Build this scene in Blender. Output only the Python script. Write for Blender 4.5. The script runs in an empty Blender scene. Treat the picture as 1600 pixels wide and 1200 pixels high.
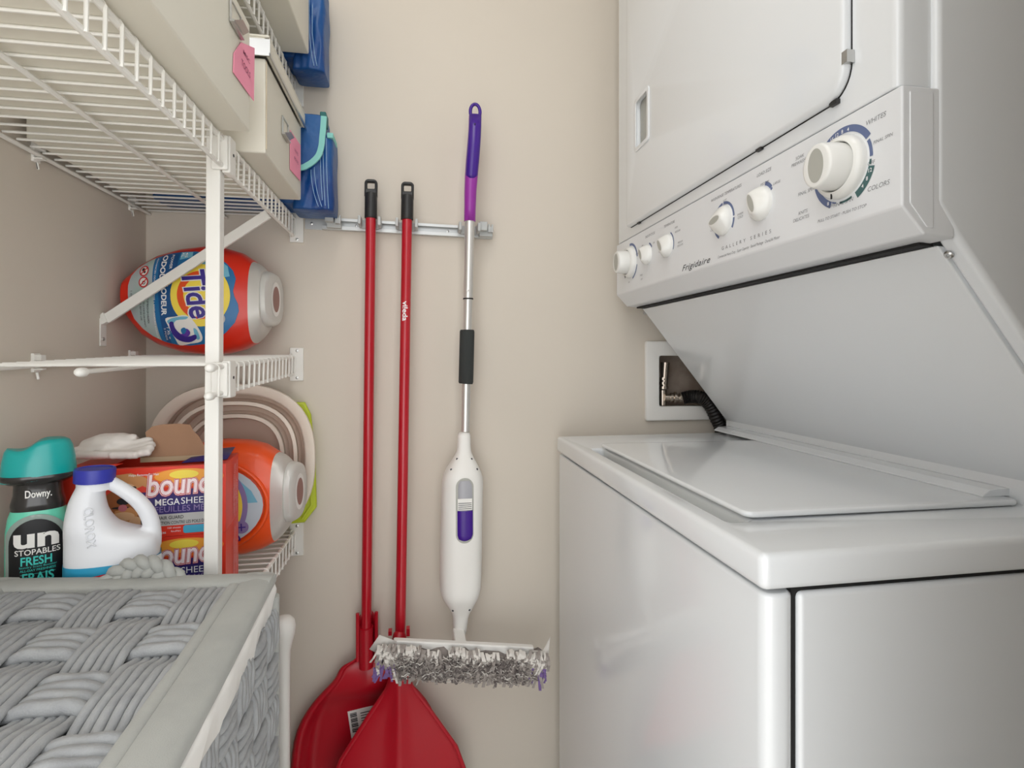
import bpy, bmesh, math, random
from mathutils import Vector, Matrix, geometry
random.seed(7)
sc = bpy.context.scene
C = sc.collection
PI = math.pi
H = 1.05                                   # camera height above the floor
# ------------------------------------------------------------------ camera, world, lights, exposure
YAW = math.radians(9.7); CS, SN = math.cos(YAW), math.sin(YAW)
FPX, VH = 850.0, 558.0                     # focal length in pixels, horizon row
cam_d = bpy.data.cameras.new('camera'); cam = bpy.data.objects.new('camera', cam_d); C.objects.link(cam)
cam_d.sensor_fit = 'HORIZONTAL'; cam_d.sensor_width = 36; cam_d.lens = FPX / 1600 * 36
cam_d.shift_y = (VH - 600) / 1600
cam_d.clip_start = 0.02
cam.location = (0, 0, H); cam.rotation_euler = (PI / 2, 0, -YAW)
sc.camera = cam
w = bpy.data.worlds.new('world'); sc.world = w; w.use_nodes = True
w.node_tree.nodes['Background'].inputs[0].default_value = (0.97, 0.985, 1.0, 1)
w.node_tree.nodes['Background'].inputs[1].default_value = 2.3
def area(name, loc, rot, size, power, col, shape='DISK', sy=None):
    l = bpy.data.lights.new(name, 'AREA'); l.shape = shape; l.size = size; l.energy = power; l.color = col
    if sy: l.size_y = sy
    o = bpy.data.objects.new(name, l); C.objects.link(o); o.location = loc; o.rotation_euler = rot
    return o
area('ceiling_lamp_light', (-0.04, 0.36, 2.33), (0, 0, 0), 0.40, 2.6, (1.0, 0.985, 0.955))
area('frontal_fill_light', (-0.18, -0.45, 0.75), (math.radians(90), 0, 0), 0.8, 1.6, (1.0, 0.99, 0.97))  # added soft fill from behind the camera, stands for no real lamp
sc.view_settings.view_transform = 'Standard'
sc.view_settings.look = 'None'
sc.view_settings.gamma = 1
sc.view_settings.use_curve_mapping = False
sc.view_settings.exposure = 0.0

# ------------------------------------------------------------------ pixel rays (real distance given)
def ray(u, v):
    xc = (u - 800) / FPX
    return Vector((xc * CS + SN, -xc * SN + CS, -(v - VH) / FPX))
def atY(u, v, Y):
    r = ray(u, v); return r * (Y / r.y)
def atX(u, v, X):
    r = ray(u, v); return r * (X / r.x)
def atZ(u, v, Z):
    r = ray(u, v); return r * (Z / r.z)

# ------------------------------------------------------------------ materials
def lin(c):
    c /= 255.0
    return c / 12.92 if c <= 0.04045 else ((c + 0.055) / 1.055) ** 2.4
def L3(rgb): return tuple(lin(x) for x in rgb) + (1,)
MATS = {}
def mat(name, rgb, rough=0.5, metal=0.0, bump=None, vary=None, coat=0.0, trans=0.0, spec=0.5, sheen=0.0):
    if name in MATS: return MATS[name]
    m = bpy.data.materials.new(name); m.use_nodes = True
    nt = m.node_tree; b = nt.nodes['Principled BSDF']
    b.inputs['Base Color'].default_value = L3(rgb)
    b.inputs['Roughness'].default_value = rough; b.inputs['Metallic'].default_value = metal
    b.inputs['Coat Weight'].default_value = coat; b.inputs['Coat Roughness'].default_value = 0.06
    b.inputs['Transmission Weight'].default_value = trans
    b.inputs['Specular IOR Level'].default_value = spec
    b.inputs['Sheen Weight'].default_value = sheen
    tc = None
    if bump or vary:
        tc = nt.nodes.new('ShaderNodeTexCoord')
    if bump:
        n = nt.nodes.new('ShaderNodeTexNoise'); n.inputs['Scale'].default_value = bump[0]; n.inputs['Detail'].default_value = 3
        bp = nt.nodes.new('ShaderNodeBump'); bp.inputs['Strength'].default_value = bump[1]; bp.inputs['Distance'].default_value = bump[2] if len(bump) > 2 else 0.001
        nt.links.new(tc.outputs['Object'], n.inputs['Vector']); nt.links.new(n.outputs['Fac'], bp.inputs['Height']); nt.links.new(bp.outputs['Normal'], b.inputs['Normal'])
    if vary:
        n2 = nt.nodes.new('ShaderNodeTexNoise'); n2.inputs['Scale'].default_value = vary[0]; n2.inputs['Detail'].default_value = 4
        mx = nt.nodes.new('ShaderNodeMix'); mx.data_type = 'RGBA'
        mx.inputs['A'].default_value = L3(rgb); mx.inputs['B'].default_value = L3(vary[1])
        rp = nt.nodes.new('ShaderNodeMapRange'); rp.inputs['From Min'].default_value = 0.35; rp.inputs['From Max'].default_value = 0.7
        nt.links.new(tc.outputs['Object'], n2.inputs['Vector']); nt.links.new(n2.outputs['Fac'], rp.inputs['Value'])
        nt.links.new(rp.outputs['Result'], mx.inputs['Factor']); nt.links.new(mx.outputs['Result'], b.inputs['Base Color'])
    MATS[name] = m
    return m
M_WALL = mat('wall_paint', (216, 207, 194), 0.75, bump=(120, 0.10, 0.0006), vary=(2.5, (214, 205, 192)))
M_CEIL = mat('ceiling_paint', (235, 232, 226), 0.85)
M_FLOOR = mat('floor_vinyl', (224, 219, 210), 0.5, vary=(6, (216, 210, 200)))
M_TRIM = mat('trim_paint', (238, 236, 230), 0.4)
M_EN = mat('white_enamel', (231, 234, 236), 0.16, coat=0.4)
M_ENP = mat('white_plastic_panel', (230, 232, 234), 0.28)
M_KNOB = mat('knob_plastic', (238, 238, 234), 0.25)
M_KNOBG = mat('knob_grey', (176, 176, 168), 0.4)
M_DARK = mat('dark_gap', (24, 24, 24), 0.8)
M_INK = mat('grey_ink', (138, 138, 140), 0.6)
M_INKD = mat('dark_ink', (50, 50, 55), 0.6)
M_BLUEINK = mat('blue_ink', (98, 112, 150), 0.5)
M_GREENINK = mat('green_ink', (68, 104, 104), 0.5)
M_WHITEINK = mat('white_ink', (245, 245, 245), 0.5)
M_WIRE = mat('white_wire', (238, 236, 230), 0.35)
M_CAPW = mat('white_cap', (240, 238, 232), 0.4)
M_STEEL = mat('steel', (200, 200, 198), 0.3, 1.0)
M_ALU = mat('aluminium', (222, 220, 216), 0.34, 0.75)
M_RAIL = mat('rail_metal', (205, 207, 206), 0.35, 0.35)
M_CLIP = mat('clip_plastic', (188, 190, 188), 0.45)
M_RED = mat('red_gloss', (182, 14, 34), 0.28, coat=0.3)
M_REDP = mat('red_plastic', (184, 16, 36), 0.32)
M_BLACK = mat('black_plastic', (38, 38, 38), 0.42)
M_FOAM = mat('black_foam', (52, 55, 54), 0.9, bump=(500, 0.5, 0.001))
M_PURP = mat('purple_plastic', (64, 20, 138), 0.3)
M_MAG = mat('magenta_plastic', (152, 50, 160), 0.3)
M_WPL = mat('white_plastic', (240, 238, 233), 0.35)
M_BOX = mat('box_card', (226, 222, 208), 0.7, bump=(300, 0.05), vary=(3, (222, 217, 204)))
M_BOXE = mat('box_edge', (205, 190, 165), 0.8)
M_PINK = mat('pink_paper', (252, 158, 184), 0.8)
M_PEN = mat('pen_ink', (150, 60, 100), 0.7)
M_BLUE = mat('blue_nylon', (20, 88, 150), 0.42, bump=(22, 0.6, 0.008), vary=(9, (14, 62, 128)))
M_MINT = mat('mint_tape', (140, 208, 200), 0.7)
M_TEALD = mat('dark_teal_tape', (46, 110, 108), 0.7)
M_STITCH = mat('stitch_thread', (150, 185, 220), 0.8)
M_CREAM = mat('cream_plastic', (236, 226, 212), 0.5)
M_TAN = mat('tan_rubber', (204, 182, 166), 0.6)
M_LIME = mat('lime_plastic', (198, 214, 48), 0.35)
M_TUBR = mat('red_tub', (222, 42, 18), 0.3, coat=0.2)
M_TUBO = mat('orange_tub', (242, 84, 22), 0.3, coat=0.2)
M_SILV = mat('silver_plastic', (206, 203, 197), 0.35, 0.25)
M_SILV2 = mat('silver_lid', (214, 213, 208), 0.3, 0.2)
M_CARD = mat('brown_card', (168, 130, 102), 0.85, bump=(200, 0.2), vary=(15, (158, 120, 94)))
M_CARDE = mat('card_edge', (190, 165, 135), 0.9)
M_BRED = mat('box_red', (230, 56, 34), 0.4)
M_BREDD = mat('box_red_deep', (196, 34, 40), 0.4)
M_NAVY = mat('box_navy', (48, 36, 108), 0.4)
M_LAV = mat('lavender_ink', (142, 124, 176), 0.5)
M_GREYP = mat('grey_print', (190, 190, 188), 0.45)
M_CYAN = mat('cyan_print', (70, 172, 206), 0.45)
M_BINK = mat('black_ink', (30, 30, 34), 0.5)
M_OR1 = mat('print_orange', (240, 112, 40), 0.45)
M_OR2 = mat('print_amber', (248, 166, 60), 0.45)
M_YEL = mat('print_yellow', (250, 224, 80), 0.45)
M_LABB = mat('label_blue', (30, 112, 170), 0.35)
M_LABD = mat('label_dark_blue', (22, 82, 140), 0.35)
M_LABS = mat('label_sky', (120, 188, 214), 0.35)
M_LABG = mat('label_silver', (176, 204, 196), 0.3, 0.2, vary=(14, (196, 190, 206)))
M_TARG = mat('target_orange', (232, 82, 28), 0.35)
M_PURI = mat('purple_ink', (58, 40, 140), 0.4)
M_REDI = mat('red_ink', (206, 40, 44), 0.5)
M_TEALC = mat('teal_cap', (20, 168, 164), 0.3, coat=0.2)
M_DKG = mat('smoke_plastic', (46, 44, 43), 0.2, coat=0.3)
M_MINTB = mat('mint_beads', (110, 214, 184), 0.25, bump=(90, 0.3, 0.002))
M_CLEAR = mat('clear_shell', (150, 165, 158), 0.2)
M_LABK = mat('label_black', (24, 24, 27), 0.35)
M_TEALI = mat('teal_ink', (70, 208, 196), 0.5)
M_BLW = mat('bleach_plastic', (236, 238, 242), 0.38)
M_BLC = mat('blue_cap', (48, 54, 164), 0.4)
M_BLL = mat('bleach_label', (50, 160, 200), 0.4)
M_GLOVE = mat('white_cotton', (234, 228, 222), 0.95, bump=(200, 0.4, 0.001))
M_GREY = mat('grey_fabric', (172, 173, 168), 0.95, bump=(900, 0.5, 0.0006), vary=(30, (164, 165, 161)), sheen=0.1)
M_CORD = mat('grey_cord', (164, 166, 167), 0.92, bump=(700, 0.6, 0.0008), vary=(60, (150, 152, 154)), sheen=0.1)
M_LINER = mat('white_liner', (236, 234, 230), 0.9, bump=(60, 0.3, 0.002))
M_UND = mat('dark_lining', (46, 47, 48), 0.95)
M_BRASS = mat('nickel_valve', (190, 178, 165), 0.25, 0.9)
M_RUST = mat('stained_steel', (186, 170, 156), 0.5, 0.15, vary=(18, (150, 130, 114)))
M_HOSE = mat('black_hose', (30, 28, 26), 0.5)
M_FUR1 = mat('dog_tan', (214, 152, 96), 0.6)
M_FUR2 = mat('dog_brown', (166, 98, 54), 0.6)
M_FUR3 = mat('dog_cream', (232, 190, 146), 0.6)
M_FR = [mat('fringe_white', (222, 217, 210), 0.95), mat('fringe_grey', (160, 152, 146), 0.95), mat('fringe_dark', (112, 104, 101), 0.95), mat('fringe_purple', (120, 96, 150), 0.95)]
M_PADD = mat('pad_dust', (150, 142, 136), 0.95, vary=(40, (100, 92, 90)), bump=(80, 0.8, 0.004))
M_BOTL = mat('bottle_grey', (172, 172, 178), 0.3)

# ------------------------------------------------------------------ mesh builder
def wloc(o):
    p = Vector((0, 0, 0))
    while o is not None:
        p += o.location; o = o.parent
    return p
class MB:
    def __init__(s, M=None): s.v = []; s.f = []; s.mi = []; s.M = M; s.cur = 0
    def add(s, vs, fs):
        b = len(s.v)
        for p in vs:
            p = Vector(p); s.v.append(s.M @ p if s.M is not None else p)
        for f in fs: s.f.append(tuple(b + i for i in f)); s.mi.append(s.cur)
        return s
    def box(s, lo, hi):
        x0, y0, z0 = lo; x1, y1, z1 = hi
        return s.add([(x0,y0,z0),(x1,y0,z0),(x1,y1,z0),(x0,y1,z0),(x0,y0,z1),(x1,y0,z1),(x1,y1,z1),(x0,y1,z1)],
            [(0,3,2,1),(4,5,6,7),(0,1,5,4),(1,2,6,5),(2,3,7,6),(3,0,4,7)])
    def loft(s, rings, cap=True, closed=False, ring_closed=True):
        n = len(rings[0]); vs = [p for r in rings for p in r]; fs = []
        R = len(rings)
        for i in range(R if closed else R - 1):
            a, b = i * n, ((i + 1) % R) * n
            for j in range(n if ring_closed else n - 1):
                k = (j + 1) % n
                fs.append((a + j, a + k, b + k, b + j))
        if cap and not closed:
            fs.append(tuple(range(n - 1, -1, -1))); fs.append(tuple((R - 1) * n + j for j in range(n)))
        return s.add(vs, fs)
    def tube(s, pts, r, n=8, cap=True, closed=False, flat=1.0):
        pts = [Vector(p) for p in pts]; rings = []; up = None
        N = len(pts)
        for i, p in enumerate(pts):
            if closed: t = pts[(i + 1) % N] - pts[i - 1]
            else: t = pts[min(i + 1, N - 1)] - pts[max(i - 1, 0)]
            t.normalize()
            if up is None:
                up = Vector((0, 0, 1)) if abs(t.z) < 0.9 else Vector((0, 1, 0))
            a = t.cross(up)
            if a.length < 1e-6: a = t.cross(Vector((1, 0, 0)))
            a.normalize(); b = a.cross(t).normalized(); up = b
            rr = r[i] if isinstance(r, (list, tuple)) else r
            rings.append([p + a * (rr * math.cos(2 * PI * k / n)) + b * (rr * flat * math.sin(2 * PI * k / n)) for k in range(n)])
        return s.loft(rings, cap, closed)
    def lathe(s, c, prof, n=24, axis='z', sx=1.0, sy=1.0, cap=True):
        c = Vector(c); rings = []
        for r, h in prof:
            ring = []
            for k in range(n):
                a = 2 * PI * k / n; x, y = r * math.cos(a) * sx, r * math.sin(a) * sy
                ring.append(c + (Vector((x, y, h)) if axis == 'z' else Vector((-h, -x, y)) if axis == '-x' else Vector((x, -h, y)) if axis == '-y' else Vector((h, x, y))))
            rings.append(ring)
        return s.loft(rings, cap)
    def prism(s, pts, fn0, fn1):
        n = len(pts)
        return s.add([fn0(*p) for p in pts] + [fn1(*p) for p in pts],
            [tuple(range(n - 1, -1, -1)), tuple(range(n, 2 * n))] + [(i, (i + 1) % n, n + (i + 1) % n, n + i) for i in range(n)])
    def flat(s, v2f, fn):
        return s.add([fn(*p) for p in v2f[0]], v2f[1])
    def build(s, name, m, parent=None, bevel=0, seg=3, angle=40, smooth=True, mods=None, origin=None, recalc=True):
        me = bpy.data.meshes.new(name)
        if parent is not None: off = wloc(parent)
        elif origin is not None: off = Vector(origin)
        else:
            off = Vector(((min(p.x for p in s.v) + max(p.x for p in s.v)) / 2, (min(p.y for p in s.v) + max(p.y for p in s.v)) / 2, min(p.z for p in s.v)))
        me.from_pydata([p - off for p in s.v], [], s.f)
        ms = m if isinstance(m, list) else [m]
        for q in ms: me.materials.append(q)
        if len(ms) > 1: me.polygons.foreach_set('material_index', s.mi)
        if recalc:
            bm = bmesh.new(); bm.from_mesh(me); bmesh.ops.recalc_face_normals(bm, faces=bm.faces); bm.to_mesh(me); bm.free()
        o = bpy.data.objects.new(name, me); C.objects.link(o)
        if parent is not None: o.parent = parent
        else: o.location = off
        if smooth:
            me.shade_smooth()
            if not bevel: me.set_sharp_from_angle(angle=math.radians(angle))
        if bevel:
            bv = o.modifiers.new('bevel', 'BEVEL'); bv.width = bevel; bv.segments = seg; bv.limit_method = 'ANGLE'; bv.angle_limit = math.radians(25)
            bv.harden_normals = True
        for fn in mods or []: fn(o)
        me.update()
        return o
def thing(name, loc, label, cat, group=None):
    o = bpy.data.objects.new(name, None); C.objects.link(o); o.location = loc; o.empty_display_size = 0.05
    return tag(o, label, cat, group)
def tag(o, label, cat, group=None):
    o['label'] = label; o['category'] = cat
    if group: o['group'] = group
    return o
def struct(o): o['kind'] = 'structure'; return o
def dup(o, parent, dloc):
    c = o.copy(); C.objects.link(c); c.parent = parent; c.location = o.location + Vector(dloc); return c
def fill(pts, step=0.006):
    """Triangulated outline with interior points, so it can be laid on a curved surface."""
    P = []
    n = len(pts)
    for i in range(n):
        a, b = Vector(pts[i]), Vector(pts[(i + 1) % n]); k = max(1, int((b - a).length / step))
        for j in range(k): P.append(a.lerp(b, j / k))
    x0, x1 = min(p.x for p in P), max(p.x for p in P); y0, y1 = min(p.y for p in P), max(p.y for p in P)
    inner = []
    x = x0 + step / 2
    while x < x1:
        y = y0 + step / 2
        while y < y1:
            inner.append(Vector((x, y))); y += step
        x += step
    m = len(P)
    r = geometry.delaunay_2d_cdt(P + inner, [(i, (i + 1) % m) for i in range(m)], [], 1, 1e-6)
    return [tuple(p) for p in r[0]], [tuple(f) for f in r[2]]
def rect(x0, y0, x1, y1, step=0.006): return fill([(x0, y0), (x1, y0), (x1, y1), (x0, y1)], step)
def ell(cx, cy, a, b=None, n=32, a0=0, a1=2 * PI):
    b = b or a
    return [(cx + a * math.cos(a0 + (a1 - a0) * k / n), cy + b * math.sin(a0 + (a1 - a0) * k / n)) for k in range(n)]
def ring2(cx, cy, r0, r1, a0=0, a1=2 * PI, n=32):
    v = []; f = []
    for k in range(n + 1):
        a = a0 + (a1 - a0) * k / n
        v += [(cx + r0 * math.cos(a), cy + r0 * math.sin(a)), (cx + r1 * math.cos(a), cy + r1 * math.sin(a))]
    for k in range(n): f.append((2 * k, 2 * k + 1, 2 * k + 3, 2 * k + 2))
    return v, f
def rrect(x0, y0, x1, y1, r, n=6):
    out = []
    for cx, cy, a in ((x1 - r, y1 - r, 0), (x0 + r, y1 - r, PI / 2), (x0 + r, y0 + r, PI), (x1 - r, y0 + r, 1.5 * PI)):
        for k in range(n + 1):
            t = a + PI / 2 * k / n; out.append((cx + r * math.cos(t), cy + r * math.sin(t)))
    return out
def txt(s, width=None, height=None, bold=0.0, shear=0.0, spacing=1.0, at=(0, 0), align='L', rot=0.0, sub=0):
    """Lettering as flat triangles: scaled to a width and a cap height, placed at `at`."""
    cu = bpy.data.curves.new('t', 'FONT'); cu.body = s; cu.offset = bold; cu.shear = shear; cu.space_character = spacing; cu.resolution_u = 3
    o = bpy.data.objects.new('t', cu); C.objects.link(o)
    dg = bpy.context.evaluated_depsgraph_get(); me = bpy.data.meshes.new_from_object(o.evaluated_get(dg))
    bm = bmesh.new(); bm.from_mesh(me); bmesh.ops.triangulate(bm, faces=bm.faces)
    for _ in range(sub): bmesh.ops.subdivide_edges(bm, edges=bm.edges[:], cuts=1, use_grid_fill=True)
    bm.verts.index_update()
    V = [(v.co.x, v.co.y) for v in bm.verts]; F = [tuple(v.index for v in f.verts) for f in bm.faces]
    bm.free(); bpy.data.objects.remove(o); bpy.data.curves.remove(cu); bpy.data.meshes.remove(me)
    x0 = min(p[0] for p in V); x1 = max(p[0] for p in V)
    sy = (height / 0.70) if height else None
    sx = width / (x1 - x0) if width else sy
    if sy is None: sy = sx
    W = (x1 - x0) * sx; ox = 0 if align == 'L' else -W / 2 if align == 'C' else -W
    c, sn = math.cos(rot), math.sin(rot); out = []
    for x, y in V:
        X, Y = (x - x0) * sx + ox, y * sy
        out.append((at[0] + X * c - Y * sn, at[1] + X * sn + Y * c))
    return out, F
def plate(outlines, depth, bev, res=3):
    """Extruded flat outline with holes and rounded edges; local x, y flat, z thick (0 .. depth)."""
    cu = bpy.data.curves.new('p', 'CURVE'); cu.dimensions = '2D'; cu.fill_mode = 'BOTH'
    for pts in outlines:
        sp = cu.splines.new('POLY'); sp.points.add(len(pts) - 1)
        for i, p in enumerate(pts): sp.points[i].co = (p[0], p[1], 0, 1)
        sp.use_cyclic_u = True
    cu.extrude = max(depth / 2 - bev, 0.00005); cu.bevel_depth = bev; cu.bevel_resolution = res; cu.offset = -bev
    o = bpy.data.objects.new('p', cu); C.objects.link(o)
    dg = bpy.context.evaluated_depsgraph_get(); me = bpy.data.meshes.new_from_object(o.evaluated_get(dg))
    bm = bmesh.new(); bm.from_mesh(me); bmesh.ops.remove_doubles(bm, verts=bm.verts, dist=1e-6); bm.verts.index_update()
    V = [(v.co.x, v.co.y, v.co.z + depth / 2) for v in bm.verts]; F = [tuple(v.index for v in f.verts) for f in bm.faces]
    bm.free(); bpy.data.objects.remove(o); bpy.data.curves.remove(cu); bpy.data.meshes.remove(me)
    return V, F
def subsurf(n): 
    def f(o): m = o.modifiers.new('sub', 'SUBSURF'); m.levels = n; m.render_levels = n
    return f
def solid(t, off=0):
    def f(o): m = o.modifiers.new('solid', 'SOLIDIFY'); m.thickness = t; m.offset = off
    return f
def arcpts(c, r, a0, a1, n, ax=(1, 0, 0), ay=(0, 0, 1)):
    c, ax, ay = Vector(c), Vector(ax), Vector(ay)
    return [c + ax * (r * math.cos(a0 + (a1 - a0) * k / n)) + ay * (r * math.sin(a0 + (a1 - a0) * k / n)) for k in range(n + 1)]

def smooth2(P, n=4):
    N = len(P); out = []
    for i in range(N):
        p0, p1, p2, p3 = [Vector(P[(i + j) % N]) for j in (-1, 0, 1, 2)]
        for k in range(n):
            t = k / n; out.append(tuple(0.5 * ((2 * p1) + (p2 - p0) * t + (2 * p0 - 5 * p1 + 4 * p2 - p3) * t * t + (3 * p1 - p0 - 3 * p2 + p3) * t ** 3)))
    return out

# ------------------------------------------------------------------ the room
LX, BY, RX = -0.5175, 1.15, 1.02           # left wall, back wall, right wall
FL, CE = -H, 2.4 - H
OX0, OX1, OZ0, OZ1 = 0.527, 0.670, -0.112, 0.005      # hole of the water valve box
b = MB()
for x0, x1, z0, z1 in ((LX - 0.1, OX0, FL, CE), (OX1, RX + 0.1, FL, CE), (OX0, OX1, FL, OZ0), (OX0, OX1, OZ1, CE)):
    b.box((x0, BY, z0), (x1, BY + 0.1, z1))
struct(b.build('wall_back', M_WALL))
struct(MB().box((LX - 0.1, 0.05, FL), (LX, BY, CE)).build('wall_left', M_WALL))
struct(MB().box((RX, 0.17, FL), (RX + 0.1, BY, CE)).build('wall_right', M_WALL))
struct(MB().box((0.26, 0.08, FL), (RX, 0.17, CE)).build('wall_front', M_WALL))
struct(MB().box((0.24, 0.07, FL), (0.26, 0.18, CE - 0.35)).build('trim_1', M_TRIM, bevel=0.003))
struct(MB().box((LX - 0.9, -2.2, FL - 0.05), (RX + 0.9, BY + 0.1, FL)).build('floor', M_FLOOR))
struct(MB().box((LX - 0.1, -0.25, CE), (RX + 0.1, BY + 0.1, CE + 0.05)).build('ceiling', M_CEIL))
struct(MB().box((LX, BY - 0.012, FL), (0.75, BY, FL + 0.09)).build('baseboard_back', M_TRIM, bevel=0.003))
struct(MB().box((LX, 0.05, FL), (LX + 0.012, BY - 0.012, FL + 0.09)).build('baseboard_left', M_TRIM, bevel=0.003))
lamp = thing('ceiling_lamp', (-0.02, 0.42, CE - 0.03), 'round white flush ceiling lamp above the laundry closet', 'lamp')
MB().lathe((-0.02, 0.42, CE), [(0.17, -0.001), (0.17, -0.014), (0.155, -0.014), (0.155, -0.001)], 32).build('base', M_TRIM, lamp)

# ------------------------------------------------------------------ stacked washer and dryer
WX, Y0, Y1, DK = 0.2806, 0.409, 1.095, -0.1640
XB = 0.97
wd = thing('washer_dryer', (0.62, 0.75, FL), 'white stacked washer and dryer with a row of dials above a slanted panel', 'washer dryer')
# washer front panel, wraps round the near corner
fp = rrect(0, 0, 0.0295, Y1 - Y0, 0.012)
b = MB().prism([(WX + 0.004 + x, Y0 + 0.002 + y) for x, y in fp], lambda x, y: (x, y, FL + 0.03), lambda x, y: (x, y, -0.199))
b.build('front_panel', M_EN, wd, bevel=0.004)
MB().box((0.3160, Y0 + 0.002, FL + 0.03), (XB, Y0 + 0.03, -0.199)).build('washer_side_panel', M_EN, wd, bevel=0.005)
MB().box((0.3160, Y1 - 0.03, FL + 0.03), (XB, Y1, -0.199)).build('washer_side_panel', M_EN, wd, bevel=0.005)
MB().box((0.312, Y0 + 0.007, FL + 0.0), (XB - 0.005, Y1 - 0.007, -0.196)).build('washer_inner_body', M_DARK, wd)
# deck with a finger slot in front of the lid
LXA, LXB, LYA, LYB = 0.321, 0.655, 0.495, 0.940
slot = rrect(0.306, LYA + 0.004, 0.3268, LYB - 0.004, 0.004)
V, F = plate([rrect(WX, Y0, XB, Y1, 0.008), slot], 0.031, 0.006)
MB().add([(x, y, z + DK - 0.031) for x, y, z in V], F).build('top_deck', M_EN, wd, angle=50)
MB().add([(0.305, LYA, DK - 0.006), (0.305, LYB, DK - 0.006), (0.345, LYB, DK - 0.0295), (0.345, LYA, DK - 0.0295)], [(0, 1, 2, 3)]).build('finger_slot', M_KNOBG, wd, mods=[solid(0.002, -1)])
# lid: a little crown, its front edge lifted over the slot
V, F = plate([rrect(LXA, LYA, LXB, LYB, 0.012)], 0.0062, 0.003)
b = MB().add([(x, y, z + DK + 0.0005 + 0.0025 * max(0, 1 - (x - LXA) / 0.10)) for x, y, z in V], F)
b.build('washer_lid', M_EN, wd, angle=50)
# hinge cover step at the lid's back
prof = [(0.624, DK + 0.0066), (0.624, DK + 0.0085), (0.634, DK + 0.0145), (0.650, DK + 0.0155), (0.664, DK + 0.0155), (0.672, DK + 0.0120), (0.672, DK + 0.0066)]
MB().prism(prof, lambda x, z: (x, Y0 + 0.104, z), lambda x, z: (x, 1.018, z)).build('hinge_cover', M_EN, wd, bevel=0.0015)
MB().prism(prof, lambda x, z: (x, 1.0195, z), lambda x, z: (x, 1.078, z)).build('hinge_cover', M_EN, wd, bevel=0.0015)
# slanted panel between washer and dryer
SA, SB = Vector((0.4675, 0, 0.1022)), Vector((0.669, 0, -0.1485))
b = MB().prism([(SA.x, SA.z), (SB.x, SB.z), (SB.x + 0.02, SB.z), (SA.x + 0.02, SA.z)], lambda x, z: (x, Y0 + 0.016, z), lambda x, z: (x, Y1 - 0.004, z))
b.build('slanted_panel', M_EN, wd, bevel=0.0015)
for px, pv in ((1483, 398), (1007, 489)):
    d = ray(px, pv); nrm = Vector((SB.z - SA.z, 0, -(SB.x - SA.x))); nrm = -nrm if nrm.x > 0 else nrm; nrm.normalize()
    t = nrm.dot(SA) / nrm.dot(d); p = d * t
    q = nrm.to_track_quat('Z', 'Y').to_matrix().to_4x4(); MM = Matrix.Translation(p) @ q
    sr = MB(MM).lathe((0, 0, 0), [(0.0042, 0), (0.0042, 0.001), (0.0030, 0.0022), (0.0012, 0.0022), (0.0012, 0.0010)], 16).build('panel_screw', M_STEEL, wd)
# side plates that carry the dryer, at both ends
DT = 0.86
side = [(0.4465, DT), (0.4465, 0.135), (0.4655, 0.1075), (0.688, -0.1655), (XB, -0.1655), (XB, DT)]
for ya, yb in ((Y0 - 0.003, Y0 + 0.017), (Y1 - 0.004, Y1 + 0.004)):
    MB().prism(side, lambda x, z: (x, ya, z), lambda x, z: (x, yb, z)).build('side_plate', M_EN, wd, bevel=0.006)
MB().box((0.50, Y0 + 0.017, 0.1), (XB, Y1 - 0.004, DT)).build('dryer_body', M_EN, wd)
MB().box((0.66, Y0 + 0.017, -0.164), (XB, Y1 - 0.005, 0.1)).build('lower_back', M_EN, wd)
# console
con = [(0.412, 0.2360), (0.412, 0.1310), (0.4345, 0.1070), (0.4660, 0.1045), (0.4660, 0.2360)]
MB().prism(con, lambda x, z: (x, Y0 - 0.002, z), lambda x, z: (x, Y1 + 0.002, z)).build('console', M_ENP, wd, bevel=0.0022)
cap = [(0.4195, 0.2305), (0.4195, 0.134), (0.4365, 0.1135), (0.443, 0.113), (0.443, 0.2305)]
MB().prism(cap, lambda x, z: (x, Y0 - 0.0028, z), lambda x, z: (x, Y0 + 0.003, z)).build('console_end_cap', M_ENP, wd, bevel=0.0006)
MB().box((0.452, Y0 + 0.02, 0.1025), (0.4672, Y1 - 0.01, 0.1052)).build('console_gap', M_DARK, wd)
# dryer front, with door
MB().prism(rrect(0.413, Y0 + 0.003, 0.4600, Y1 - 0.002, 0.007), lambda x, y: (x, y, 0.2375), lambda x, y: (x, y, DT)).build('dryer_front', M_EN, wd, bevel=0.002)
def corner(x0, y0, x1, y1, rs, n=8):
    out = []
    for cx, cy, sx_, sy_, a, r in ((x1, y1, -1, -1, 0, rs[0]), (x0, y1, 1, -1, PI / 2, rs[1]), (x0, y0, 1, 1, PI, rs[2]), (x1, y0, -1, 1, 1.5 * PI, rs[3])):
        for k in range(n + 1):
            t = a + PI / 2 * k / n; out.append((cx + sx_ * r + r * math.cos(t), cy + sy_ * r + r * math.sin(t)))
    return out
DY0, DY1, DZ0, DZ1 = 0.4635, 1.024, 0.2555, 0.79
HY0, HY1, HZ0, HZ1 = 0.918, 0.972, 0.392, 0.480
V, F = plate([corner(DY0, DZ0, DY1, DZ1, (0.01, 0.03, 0.03, 0.008)), corner(HY0, HZ0, HY1, HZ1, (0.006,) * 4)], 0.012, 0.005)
door = MB().add([(0.4095 - (z - 0.006), x, y) for x, y, z in V], F).build('dryer_door', M_EN, wd, angle=50)
V, F = plate([corner(HY0 - 0.006, HZ0 - 0.006, HY1 + 0.006, HZ1 + 0.006, (0.009,) * 4), corner(HY0 + 0.002, HZ0 + 0.002, HY1 - 0.002, HZ1 - 0.002, (0.005,) * 4)], 0.003, 0.001)
MB().add([(0.4045 - z, x, y) for x, y, z in V], F).build('handle_rim', M_EN, door)
MB().box((0.4124, HY0, HZ0), (0.4136, HY1, HZ1)).build('handle_cup', M_KNOBG, door)
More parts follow.
